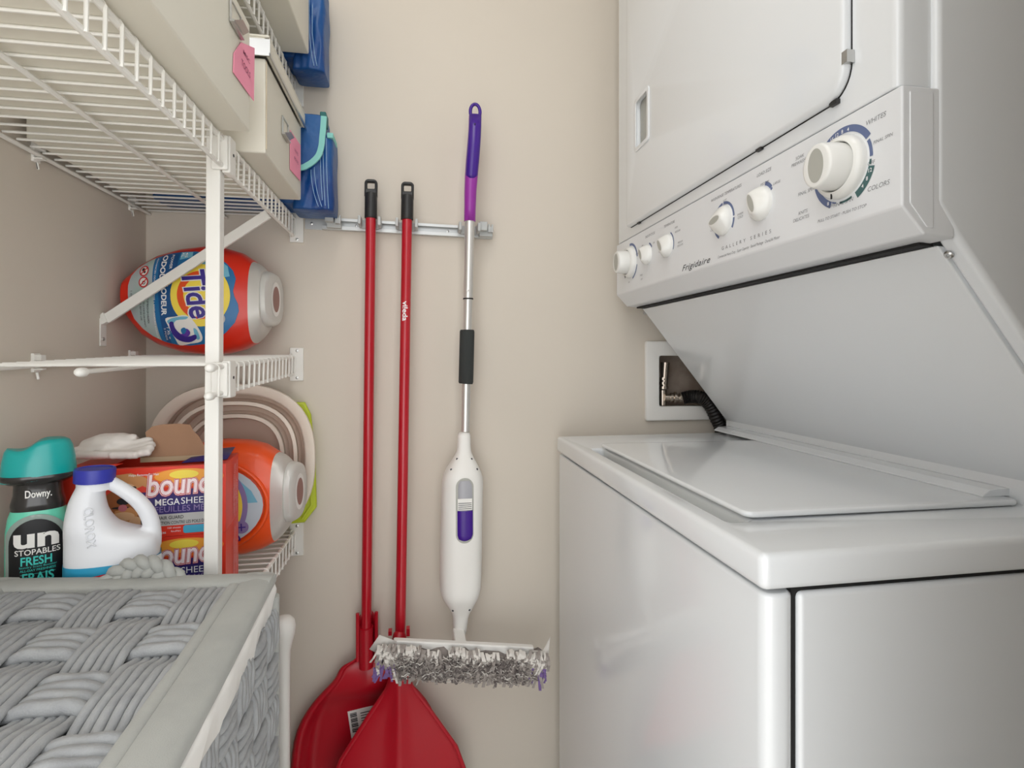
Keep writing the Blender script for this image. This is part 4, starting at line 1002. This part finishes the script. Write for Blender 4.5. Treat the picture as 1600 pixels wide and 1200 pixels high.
MB().loft([rr_(.55, yr + .020), rr_(.53, yr + .038), rr_(.02, yr + .040)], cap=False).build('tub_floor', M_TAN, bt, angle=60, mods=[solid(0.0015)])
lt = [(-0.46, -0.342), (-0.2250, -0.330), (-0.2020, -0.300), (-0.2050, -0.20), (-0.2130, -0.115), (-0.2250, -0.090), (-0.46, -0.088)]
V, F = plate([lt], 0.010, 0.004)
ly = thing('lime_tray', (-0.33, 1.145, -0.345), 'lime green plastic tray leaning on the wall behind the beige wash tub', 'tray')
MB().add([(x, 1.1475 - z, y) for x, y, z in V], F).build('tray_plate', M_LIME, ly, angle=50)
MB().tube([(-0.236, 1.140, -0.098), (-0.222, 1.1385, -0.12), (-0.2150, 1.1385, -0.20), (-0.2120, 1.1385, -0.295), (-0.230, 1.1385, -0.322)], 0.003, 8).build('tray_rib', M_LIME, ly)

# ------------------------------------------------------------------ red dryer sheet boxes
ZL = -0.3440
def sheet_box(zb, h, label, opened, ang=-7.0):
    Mx = Matrix.Translation((-0.270, 0.828, zb)) @ Matrix.Rotation(math.radians(-ang), 4, 'Z')
    W, D = 0.198, 0.092
    root = thing('dryer_sheet_box', (-0.36, 0.86, zb), label, 'box')
    b = MB(Mx)
    b.add([(-W, 0, 0), (0, 0, 0), (0, D, 0), (-W, D, 0), (-W, 0, h), (0, 0, h), (0, D, h), (-W, D, h)], [(0, 3, 2, 1), (0, 1, 5, 4), (1, 2, 6, 5), (2, 3, 7, 6), (3, 0, 4, 7)] + ([] if opened else [(4, 5, 6, 7)]))
    if opened:   # top with a torn opening
        b.add([(-W, 0, h), (0, 0, h), (0, 0.010, h), (-W, 0.010, h), (-W, D, h), (-W + .05, 0.010, h), (-W + .05, D, h), (0, D, h), (-0.028, 0.010, h), (-0.028, D, h)], [(0, 1, 2, 8, 5, 3), (3, 5, 6, 4), (8, 2, 7, 9)])
    b.build('carton', M_BRED, root, bevel=0, smooth=False)
    def f(e): return lambda x, z: Mx @ Vector((-W + x, -e, z))
    def lay(name, m, shapes, e):
        if name in ('lettering', 'dog_picture') and len(shapes) > 1:
            for q in shapes: lay(name, m, [q], e)
            return
        g = MB()
        for s_ in shapes: g.flat(s_, f(e))
        return g.build(name, m, root, recalc=False)
    k = h / 0.0964
    lay('front_print', M_OR1, [fill(ell(0.146, 0.080 * k, 0.050, 0.013, 30), .02)], .0003)
    lay('front_print', M_OR2, [fill(ell(0.146, 0.083 * k, 0.036, 0.010, 30), .02)], .0004)
    lay('front_print', M_YEL, [fill(ell(0.146, 0.085 * k, 0.018, 0.006, 30), .02)], .0005)
    lay('front_print', M_NAVY, [fill([(0.094, 0.0312 * k), (0.193, 0.0312 * k), (0.193, 0.067 * k), (0.130, 0.063 * k), (0.094, 0.063 * k)], .05)], .0006)
    lay('front_print', M_GREYP, [rect(0.098, 0.0150 * k, 0.193, 0.0312 * k, .05)], .0006)
    lay('front_print', M_CYAN, [fill(rrect(0.145, 0.003, 0.193, 0.0140, .003), .02)], .0006)
    lay('logo_letters', M_BREDD, [txt('bounce', width=0.0945, height=0.029, bold=0.060, shear=0.15, at=(0.0995, 0.0570), rot=.03)], .0009)
    lay('logo_letters', M_WHITEINK, [txt('bounce', width=0.0930, height=0.029, bold=0.046, shear=0.15, at=(0.1002, 0.0572), rot=.03)], .0011)
    lay('logo_letters', M_REDI, [txt('bounce', width=0.0915, height=0.029, bold=0.034, shear=0.15, at=(0.1010, 0.0574), rot=.03)], .0012)
    lay('logo_letters', mat('logo_pink', (255, 236, 238), .45), [txt('bounce', width=0.0895, height=0.0285, bold=0.016, shear=0.15, at=(0.1020, 0.0577), rot=.03)], .0013)
    lay('lettering', M_WHITEINK, [txt('MEGA', height=0.0088, width=0.030, bold=0.010, at=(0.1110, 0.0435)), txt('SHEETS', height=0.0088, width=0.0410, at=(0.1425, 0.0440)), txt('Helps Remove Pet Hair', height=0.0030, width=0.036, bold=.01, at=(0.080, 0.0855)), txt('17 x 22.8 cm / 6.7 x 12.8 in/pouces', height=0.0038, width=0.062, at=(0.062, 0.0045)), txt('160 sheets', height=0.0022, width=.016, at=(0.126, 0.0108)), txt('feuilles', height=0.0022, width=.012, at=(0.130, 0.006))], .0009)
    lay('lettering', M_LAV, [txt('FEUILLES MÉGA', height=0.0080, width=0.077, at=(0.1110, 0.0340))], .0009)
    lay('lettering', M_BINK, [txt('PET HAIR GUARD', height=0.0045, width=0.042, bold=.012, at=(0.1035, 0.0240)), txt('PROTECTION CONTRE LES POILS D\'ANIMAUX', height=0.0042, width=0.0880, bold=.005, at=(0.1030, 0.0170))], .0009)
    def layd(name, m, shapes, e): return lay(name, m, [([(p[0] + .030, p[1]) for p in v_], f_) for v_, f_ in shapes], e)
    # picture of a dog on the left of the front
    layd('dog_picture', M_FUR2, [fill([(0.022, 0.016), (0.070, 0.016), (0.072, 0.05), (0.060, 0.066), (0.036, 0.072), (0.022, 0.06)], .02)], .0006)
    layd('dog_picture', M_FUR1, [fill([(0.026, 0.075), (0.034, 0.088), (0.052, 0.090), (0.068, 0.084), (0.082, 0.072), (0.080, 0.064), (0.066, 0.072), (0.054, 0.066), (0.036, 0.062)], .02), fill([(0.028, 0.02), (0.05, 0.018), (0.062, 0.035), (0.052, 0.044), (0.034, 0.040)], .02)], .0008)
    layd('dog_picture', M_FUR3, [fill(ell(0.043, 0.032, 0.014, 0.006), .02), fill(ell(0.044, 0.071, 0.013, 0.006), .02), fill(ell(0.058, 0.022, 0.008, 0.009), .02)], .0009)
    layd('dog_picture', M_BINK, [fill(ell(0.044, 0.0525, 0.0080, 0.0048), .02), fill(ell(0.056, 0.070, 0.003, 0.0022), .02), fill(ell(0.040, 0.044, 0.010, 0.0016), .02), fill(ell(0.068, 0.024, 0.004, 0.010), .02)], .0010)
    layd('dog_picture', mat('tongue_pink', (206, 120, 130), .5), [fill(ell(0.043, 0.0435, 0.0052, 0.0048), .02)], .0011)
    # right end
    def fs(e): return lambda x, z: Mx @ Vector((e, x, z))
    g = MB(); g.flat(rect(0.050, 0.004, 0.088, h - .004, .05), fs(.0003)); g.build('end_print', mat('end_rose', (226, 70, 62), .45), root, recalc=False)
    g = MB()
    for q, (x_, za, zb_) in enumerate(((0.054, .012, .07), (0.062, .006, .085), (0.068, .03, .085), (0.074, .01, .06), (0.080, .02, .088))):
        g.flat(txt('sheets for tumble dryers and feuilles', width=zb_ - za, height=0.0028, at=(x_, za), rot=PI / 2), fs(.0006))
    g.build('end_lettering', M_WHITEINK, root, recalc=False)
    if opened:
        b = MB(Mx)
        P = [(-0.120, 0), (-0.123, .010), (-0.119, .018), (-0.121, .026), (-0.116, .034), (-0.118, .042), (-0.110, .050), (-0.098, .0525), (-0.076, .053), (-0.060, .051), (-0.056, .042), (-0.048, .034), (-0.040, .020), (-0.028, .010), (-0.032, 0)]
        b.prism(P, lambda x, z: (x, 0.052 + 0.22 * z, h - 0.001 + z), lambda x, z: (x, 0.0532 + 0.22 * z, h - 0.001 + z)).build('torn_flap', M_CARD, root, smooth=False)['label'] = 'torn brown inside of the carton top, standing up'
        MB(Mx).box((-0.121, 0.0505, h - .001), (-0.031, 0.0518, h + .006)).build('flap_fold', M_CARDE, root)
        MB(Mx).add([(-0.060, 0.02, h + .001), (-0.004, 0.03, h + .0015), (-0.004, 0.088, h + .010), (-0.05, 0.088, h + .006)], [(0, 1, 2, 3)]).build('side_flap', M_NAVY, root, mods=[solid(0.001)])
        MB(Mx).add([(-W + .01, 0.004, h + .0008), (-W + .055, 0.004, h + .0008), (-W + .072, 0.004, h + .007), (-W + .020, 0.006, h + .003)], [(0, 1, 2, 3)]).build('side_flap', M_BRED, root, mods=[solid(0.001)])
        MB(Mx).box((-W + .004, 0.004, 0.01), (-0.004, D - .004, h - .03)).build('inner_sheets', M_CARDE, root)
    return Mx, W
HB = 0.0962
sheet_box(ZL, HB, 'closed red dryer sheet box, the lower of the two stacked behind the white bottle', False)
MB1, WB = sheet_box(ZL + HB + .0005, HB, 'opened red dryer sheet box with a torn brown flap, on top of its stack', True)

# ------------------------------------------------------------------ white cotton gloves on the boxes
zt = ZL + 2 * HB + 0.007
gl = MB()
def gp(u, v, Y):
    p = atY(u, v, Y); p.z = max(p.z, zt + .0075); return p
def gtube(P, r0, r1, fl=1.0):
    S_ = spline(P, 6); n_ = len(S_)
    gl.tube(S_, [(r0 + (r1 - r0) * k / (n_ - 1)) * (1 + .07 * math.sin(k * 1.9 + r0 * 3000)) * (0.62 if k in (0, n_ - 1) else 1) for k in range(n_)], 10, flat=fl)
gl.tube([(-0.478, 0.885, zt + .016), (-0.455, 0.882, zt + .021), (-0.428, 0.880, zt + .021), (-0.410, 0.878, zt + .020)], [0.014, 0.020, 0.021, 0.014], 14, flat=0.62)
for (u0, v0), (um, vm), (u1, v1), Yf, r in (((150, 708), (196, 696), (238, 688), .868, .0066), ((150, 716), (200, 703), (242, 694), .860, .0066), ((158, 724), (200, 711), (240, 699), .852, .0062), ((166, 730), (204, 718), (236, 706), .845, .0060), ((172, 734), (196, 727), (216, 718), .838, .0058), ((130, 702), (165, 692), (214, 683), .876, .0064), ((118, 716), (145, 722), (182, 729), .846, .0060), ((112, 706), (140, 703), (172, 700), .862, .0070)):
    gtube([gp(u0, v0, Yf + .006), gp(um, vm, Yf + .003), gp(u1, v1, Yf)], r, r * .95)
def remesh(o):
    m = o.modifiers.new('r', 'REMESH'); m.mode = 'VOXEL'; m.voxel_size = 0.0019; m.use_smooth_shade = True
    s_ = o.modifiers.new('s', 'SMOOTH'); s_.iterations = 3; s_.factor = 0.5
tag(gl.build('cotton_gloves', M_GLOVE, mods=[remesh], angle=180), 'crumpled white cotton gloves lying on top of the red box', 'gloves')

# ------------------------------------------------------------------ white bleach bottle with blue cap
bx, by_, bz = -0.3770, 0.7530, ZL
hb_ = 0.0536
bo = thing('bleach_bottle', (bx, by_, bz), 'white plastic jug with a blue cap, in front of the red boxes', 'bottle')
JR = math.radians(15); JM = Matrix.Translation((bx, by_, 0)) @ Matrix.Rotation(JR, 4, 'Z'); JN = Vector((math.sin(JR), -math.cos(JR), 0))
def jp(u, v):                       # a point of the jug's middle plane, in the jug's own frame
    d = ray(u, v); t = JN.dot(Vector((bx, by_, 0))) / JN.dot(d); q = JM.inverted() @ (d * t); return q.x, q.z
zb0 = bz + 0.001
JB = [(985, 103, 250, .031), (975, 102, 251, .0345), (900, 101, 250.5, .0345), (870, 101, 250, .034), (855, 101, 249.5, .033), (848, 101, 247, .0325), (842, 101, 234, .032), (836, 101, 210, .031), (826, 101.3, 186, .030), (814, 102, 175, .0285), (800, 103.7, 168.5, .026), (785, 107.5, 165, .0235), (772, 113.5, 164, .0205), (760, 120, 168, .0185), (746, 123, 172, .0175)]
b = MB(JM); rings = []
for v, l, r, dep in JB:
    (xl_, z_), (xr_, _) = jp(l, v), jp(r, v)
    if v == 985: z_ = zb0
    if v == 975: z_ = zb0 + .004
    a_, c_ = (xr_ - xl_) / 2, (xr_ + xl_) / 2; ring = []; pw = 2.6 if v > 800 else 2.2
    for k in range(40):
        t = 2 * PI * k / 40; ca, sa = math.cos(t), math.sin(t); q = 1 / (abs(ca) ** pw + abs(sa) ** pw) ** (1 / pw)
        ring.append((c_ + a_ * ca * q, dep * sa * q, z_))
    rings.append(ring)
b.loft(rings)
HP_ = [(166, 750), (182, 759), (196, 767.5), (212, 779), (226, 794), (235, 812), (238.5, 832), (238, 852)]
S_ = spline([(jp(u, v)[0], 0, jp(u, v)[1]) for u, v in HP_], 5)
b.tube(S_, [.0082 + .0022 * (k / (len(S_) - 1)) for k in range(len(S_))], 14)
def jremesh(o):
    m = o.modifiers.new('r', 'REMESH'); m.mode = 'VOXEL'; m.voxel_size = 0.0022; m.use_smooth_shade = True
    s_ = o.modifiers.new('s', 'SMOOTH'); s_.iterations = 6; s_.factor = 0.5
b.build('jug', M_BLW, bo, angle=180, mods=[jremesh])
(bw0, _), (bw1, _) = jp(101, 900), jp(250.5, 900); bxc, ba_ = (bw0 + bw1) / 2, (bw1 - bw0) / 2
def sqz(z, a, d, pw=2.6, n=48):
    out = []
    for k in range(n):
        t = 2 * PI * k / n; ca, sa = math.cos(t), math.sin(t); r = 1 / (abs(ca) ** pw + abs(sa) ** pw) ** (1 / pw); out.append((bxc + a * ca * r, d * sa * r, z))
    return out
zl1 = atY(130, 884, by_ - .03).z
MB(JM).loft([sqz(zb0 + .012, ba_ + .0005, .0350), sqz(zl1 - .001, ba_ + .0005, .0350)], cap=False).build('label_band', M_BLL, bo, angle=80)
def jf(x, e):
    s_ = min(.99, abs(x - bxc) / ba_); return -.0350 * (1 - s_ ** 2.6) ** (1 / 2.6) - e
def jl(name, m, shapes, e):
    g = MB(JM)
    for s_ in shapes: g.flat(s_, lambda x, z: (x, jf(x, e), z))
    return g.build(name, m, bo, recalc=False)
xl = bxc - 0.020; zl = zl1 - 0.030
jl('label_print', M_REDI, [fill([(xl - .028, zl), (xl - .020, zl + .015), (xl + .018, zl + .020), (xl + .032, zl + .010), (xl + .030, zl + .006), (xl + .017, zl + .015), (xl - .017, zl + .011), (xl - .024, zl - .002)], .005)], .0008)
jl('label_print', M_NAVY, [fill([(xl - .026, zl - .008), (xl - .018, zl + .008), (xl + .016, zl + .012), (xl + .030, zl + .003), (xl + .028, zl - .010)], .005)], .0008)
jl('lettering', M_WHITEINK, [txt('CLOROX', width=.044, height=.011, bold=.03, shear=.1, at=(xl - .021, zl - .006))], .0014)
jl('label_print', M_LABS, [fill([(xl + .040, zl + .018), (xl + .058, zl + .026), (xl + .070, zl + .012), (xl + .056, zl - .01), (xl + .036, zl)], .005)], .0006)
jl('label_print', M_WPL, [fill([(xl + .046, zl1 - .012), (xl + .072, zl1 - .009), (xl + .072, zl1 - .0016), (xl + .044, zl1 - .0016)], .005)], .0007)
jl('label_print', M_LABD, [fill([(xl + .056, zl1 - .008), (xl + .070, zl1 - .007), (xl + .070, zl1 - .004), (xl + .056, zl1 - .005)], .005)], .0010)
cx_, cz_ = jp(148, 752); cz = JM @ Vector((cx_, 0, cz_))
CM = Matrix.Translation(cz) @ Matrix.Rotation(0.04, 4, 'Y')
b = MB(CM); rings = []
for k, (r, h) in enumerate(((0.0212, 0.0), (0.0214, 0.014), (0.0205, 0.0165), (0.0180, 0.0168), (0.0172, 0.0155))):
    rings.append([((r - (0.0005 if (j % 2 and k < 2) else 0)) * math.cos(2*PI*j/72), (r - (0.0005 if (j % 2 and k < 2) else 0)) * math.sin(2*PI*j/72), h) for j in range(72)])
b.loft(rings).build('blue_cap', M_BLC, bo, angle=50)
MB().lathe(cz, [(0.0185, -0.010), (0.0185, 0.002)], 28).build('neck', M_BLW, bo, angle=60)
def jbody(x, z):
    for i in range(len(JB) - 1):
        za_, zb_ = jp(150, JB[i][0])[1], jp(150, JB[i + 1][0])[1]
        if za_ <= z <= zb_:
            t = (z - za_) / (zb_ - za_); dep = JB[i][3] * (1 - t) + JB[i + 1][3] * t
            l = jp(JB[i][1] * (1 - t) + JB[i + 1][1] * t, 850)[0]; r = jp(JB[i][2] * (1 - t) + JB[i + 1][2] * t, 850)[0]
            s_ = min(.98, abs(x - (l + r) / 2) / ((r - l) / 2)); return (x, -dep * (1 - s_ ** 2.3) ** (1 / 2.3) - .0022, z)
    return (x, -.02, z)
g = MB(JM); q = jp(139, 787)
g.flat(txt('CLOROX', width=.046, height=.0085, bold=.02, at=q, rot=-PI / 2 + .14, sub=1), jbody); g.build('embossed_letters', M_BLW, bo, mods=[solid(0.0008, 0)])

# ------------------------------------------------------------------ black scent bead bottle with teal cap
dx, dy = -0.4650, 0.7640
DM = Matrix.Translation((dx, dy, 0)) @ Matrix.Rotation(math.radians(25), 4, 'Z') @ Matrix.Diagonal((.75, .80, 1, 1)) @ Matrix.Translation((-dx, -dy, 0))
do = thing('scent_bottle', (dx, dy, ZL), 'black and mint scent bead bottle with a wavy teal cap, beside the white jug', 'bottle')
def ov(z, a, d, pw=2.3, n=44, ox=0):
    out = []
    for k in range(n):
        t = 2 * PI * k / n; ca, sa = math.cos(t), math.sin(t); r = 1 / (abs(ca) ** pw + abs(sa) ** pw) ** (1 / pw); out.append((dx + ox + a * ca * r, dy + d * sa * r, z))
    return out
def zz(v, Y=None): return atY(60, v, dy if Y is None else Y).z
za = zz(790)
MB(DM).loft([ov(ZL, .0395, .026), ov(ZL + .005, .0418, .029), ov(zz(860), .0418, .029), ov(zz(825), .0412, .029), ov(zz(805), .0385, .028), ov(zz(792), .0345, .026), ov(zz(785), .030, .0245)]).build('bead_body', M_MINTB, do, angle=80)
MB(DM).loft([ov(zz(797), .0345, .0255), ov(zz(786), .0355, .0270), ov(zz(782), .0350, .0268), ov(zz(770), .0320, .0250), ov(zz(756), .0315, .0245), ov(zz(750), .0335, .0255), ov(zz(744), .038, .027)]).build('shoulder', M_DKG, do, angle=60)
MB(DM).loft([ov(zz(752), .040, .027), ov(zz(746), .0490, .030), ov(zz(741), .0500, .0305), ov(zz(739), .0480, .030)]).build('cap_skirt', M_DKG, do, angle=60)
b = MB(DM); rings = []; n = 48
for f, sc_ in ((0, 1.0), (0.12, 1.01), (0.55, .97), (0.85, .90), (0.97, .82), (1.0, .70), (.97, .5), (.95, .1)):
    ring = []
    for k in range(n):
        t = 2 * PI * k / n; ca, sa = math.cos(t), math.sin(t); x = ca * sc_
        ztop = zz(701) + 0.0125 * math.exp(-((x - .42) / .62) ** 4) + 0.005 * math.exp(-((x + .92) / .25) ** 2)
        z0 = zz(746) + 0.003 * x
        ring.append((dx + .0485 * x + 0.001, dy + .0300 * sa * sc_, z0 + (ztop - z0) * f))
    rings.append(ring)
b.loft(rings).build('wavy_cap', M_TEALC, do, angle=60)
def df(x, e, a=.0418, d=.029, pw=2.3):
    s_ = min(.985, abs(x) / a); return (dx + x, dy - d * (1 - s_ ** pw) ** (1 / pw) - e)
def dl(name, m, shapes, e, d=.029, a=.0418):
    if len(shapes) > 1:
        for q in shapes: dl(name, m, [q], e, d, a)
        return
    g = MB(DM)
    for s_ in shapes: g.flat(s_, lambda x, z: (*df(x, e, a, d), z))
    return g.build(name, m, do, recalc=False)
zt_ = zz(813, dy - .028)
arch = [(-.0335, ZL + .012), (.0340, ZL + .012), (.0340, zt_ - .030)] + [(.0340 * math.cos(PI * k / 16), zt_ - .030 + .030 * math.sin(PI * k / 16)) for k in range(1, 16)] + [(-.0340, zt_ - .030)]
arch2 = [(x * 1.14, z + (.0055 if z > zt_ - .031 else 0)) for x, z in arch]
dl('label_border', M_CLEAR, [fill(arch2, .004)], .0008)
dl('label', M_LABK, [fill(arch, .004)], .0014)
Yt = dy - .029
def zv(v): return zz(v, Yt)
dl('lettering', M_WPL, [txt('un', width=.0560, height=.0225, bold=.035, at=(-.0275, zv(856)), sub=1), txt('STOPABLES', width=.0560, height=.0066, bold=.012, at=(-.0260, zv(868.5)), sub=1)], .0022)
dl('lettering', M_TEALI, [txt('FRESH', width=.0385, height=.0100, bold=.02, at=(-.0185, zv(884.5)), sub=1), txt('FRAIS', width=.0390, height=.0110, bold=.02, at=(-.0165, zv(911.5)), sub=1), txt('laundry Scent Booster', width=.046, height=.0024, at=(-.020, zv(889)), sub=1), txt('ALL-DAY FRESHNESS', width=.044, height=.0026, bold=.01, at=(-.0195, zv(894.5)), sub=1), rect(-.019, zv(899.2), .024, zv(898.6), .004)], .0022)
def ds(x, z): return (dx + x, dy - .0262, z)
g = MB(DM); g.flat(txt('Downy.', width=.0330, height=.0088, bold=.018, at=(-.0135, zz(779, dy - .027))), lambda x, z: (dx + x, dy - .0275 + 6 * x * x, z)); g.build('logo_letters', M_WPL, do, recalc=False)

# ------------------------------------------------------------------ grey woven hamper
BLc, BRc, NRc, NLc = Vector((-0.480, 0.700, -0.2560)), Vector((-0.1735, 0.6985, -0.2690)), Vector((-0.1550, 0.330, -0.2690)), Vector((-0.470, 0.335, -0.2600))
hm = thing('laundry_hamper', (-0.32, 0.52, FL), 'grey woven laundry hamper with a lid and a braided loop, below the shelves', 'hamper')
def lp(s, t, dz=0.0):    # s 0..1 left to right, t 0..1 back to near
    return BLc.lerp(BRc, s).lerp(NLc.lerp(NRc, s), t) + Vector((0, 0, dz))
LW, LD = 0.312, 0.368
bw = 0.036
def lpm(x, y, dz=0.0): return lp(x / LW, y / LD, dz)
# rim bands of the lid
def band(x0, y0, x1, y1, name='rim_band'):
    b = MB(); N = 10; rings = []
    long_x = (x1 - x0) > (y1 - y0)
    for k in range(N + 1):
        t = k / N; ring = []
        for q, dz in ((0, -.004), (0, .003), (0.12, .0062), (0.5, .0068), (0.88, .0062), (1, .003), (1, -.004)):
            x, y = (x0 + (x1 - x0) * t, y0 + (y1 - y0) * q) if long_x else (x0 + (x1 - x0) * q, y0 + (y1 - y0) * t)
            ring.append(lpm(x, y, dz + .0006 * math.sin(t * 9)))
        rings.append(ring)
    b.loft(rings).build(name, M_GREY, hm, angle=60)
band(0, -0.006, LW, bw - .010); band(LW - bw, -0.006, LW + 0.002, LD); band(-.002, -0.006, bw, LD); band(0, LD - bw, LW, LD + .004)
band(LW - bw - .009, bw - .010, LW - bw + .004, LD - bw, 'inner_binding')
MB().add([lpm(.01, .01, -.009), lpm(LW - .01, .01, -.009), lpm(LW - .01, LD - .01, -.009), lpm(.01, LD - .01, -.009)], [(0, 1, 2, 3)]).build('lid_backing', M_UND, hm, mods=[solid(0.003, -1)])
# woven strips of cord: each strip a part of five or six cords
xa, xb_, ya_, yb_ = bw - .006, LW - bw - .004, bw - .014, LD - bw + .006
NX, NY = 5, 4
PX, PY = (xb_ - xa) / NX, (yb_ - ya_) / NY
def cords(nc, pitch, along, cen, length, off, ph, name, fn, r, amp=.0036):
    b = MB(); n = 6
    for c in range(nc):
        o_ = cen + (c - (nc - 1) / 2) * pitch; rings = []; NP = int(length / along * 8)
        for k in range(NP + 1):
            l = off + length * k / NP; s_ = math.cos(PI * (k / 8.0 - 0.5) + ph)
            # flattened wave: stays on top or below for most of a crossing
            h = amp * max(-1, min(1, 1.8 * s_)); jit = .0006 * math.sin(k * .9 + c * 2.1 + cen * 80)
            squeeze = 1 - .06 * abs(s_)
            rings.append([fn(cen + (o_ - cen) * squeeze + r * math.cos(2*PI*j/n), l, h + jit + r * .95 * math.sin(2*PI*j/n)) for j in range(n)])
        b.loft(rings)
    return b.build(name, M_CORD, hm, angle=180)
for i in range(NX):
    cords(6, PX / 6 * .98, PY, xa + PX * (i + .5), yb_ - ya_, ya_, PI * (i % 2) + 0, 'cord_strip', lambda a, l, h: lpm(a, l, h - .002), PX / 6 * .52, .0046)
for j in range(NY):
    cords(4, PY * .62 / 4, PX, ya_ + PY * (j + .5), xb_ - xa, xa, PI * ((j + 1) % 2) + 0, 'cord_strip', lambda a, l, h: lpm(l, a, h - .003), PY * .62 / 4 * .54, .0040)
# liner strip hanging out under the lid, body below
b = MB(); rings = []
for k in range(21):
    t = k / 20; wv = .0015 * math.sin(k * 1.9)
    rings.append([lpm(LW + .001 + wv, LD * t, -.0045), lpm(LW + .0035 + wv, LD * t, -.012), lpm(LW + .001 - wv, LD * t, -.036 - .003 * math.sin(k * 1.3)), lpm(LW - .004, LD * t, -.036), lpm(LW - .004, LD * t, -.0045)])
b.loft(rings).build('liner', M_LINER, hm, angle=70)
HX0, HX1, HY0_, HY1_ = -0.468, -0.1780, 0.345, 0.690
zt2 = -0.2760
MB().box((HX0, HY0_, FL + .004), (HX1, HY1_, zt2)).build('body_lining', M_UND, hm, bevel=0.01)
SH = zt2 - .022 - (FL + .01); NV, NH = 7, 15
pv, phh = (HY1_ - HY0_) / NV, SH / NH
for i in range(NV):
    cords(5, pv / 5 * .97, phh, HY0_ + pv * (i + .5), SH, FL + .01, PI * (i % 2), 'cord_strip', lambda a, l, h: Vector((HX1 + .006 + h, a, l)), pv / 5 * .52)
for j in range(NH):
    cords(4, phh / 4 * .9, pv, FL + .01 + phh * (j + .5), HY1_ - HY0_, HY0_, PI * ((j + 1) % 2), 'cord_strip', lambda a, l, h: Vector((HX1 + .006 + h, l, a)), phh / 4 * .5)
MB().tube([(HX1 + .003, HY1_ + .000, FL + .01), (HX1 + .003, HY1_ + .000, zt2 - .01)], 0.010, 12).build('corner_post', M_GREY, hm)
# braided loop on the lid's back edge
b = MB(); la, lb_ = lpm(0.150, -.001), lpm(0.285, -.001)
la = atY(152, 912, 0.706); lb_ = atY(294, 908, 0.706)
for st in range(3):
    P = []; N = 64
    for k in range(N + 1):
        t = k / N; a = PI * t; base = la.lerp(lb_, t); ht = .0335 * math.sin(a) ** .8 if 0 < t < 1 else 0
        nx = Vector((-math.cos(a) * .7, 0, math.sin(a))); ph = 2 * PI * t * 2.6 + 2 * PI * st / 3
        P.append(base + Vector((0, -.0005, ht - .014)) + nx * (.0078 * math.sin(ph)) + Vector((0, .0042 * math.sin(2 * ph) - .001, 0)))
    o = MB().tube(P, 0.0062, 10).build('braid_strand', M_GREY, hm, angle=180)

# ------------------------------------------------------------------ lift everything to the floor at z = 0
for o in list(bpy.data.objects):
    if o.parent is None and o.type in {'MESH', 'EMPTY'}: o.location.z += H
print('objects', len(bpy.data.objects), 'tris', sum(len(o.data.polygons) for o in bpy.data.objects if o.type == 'MESH'))
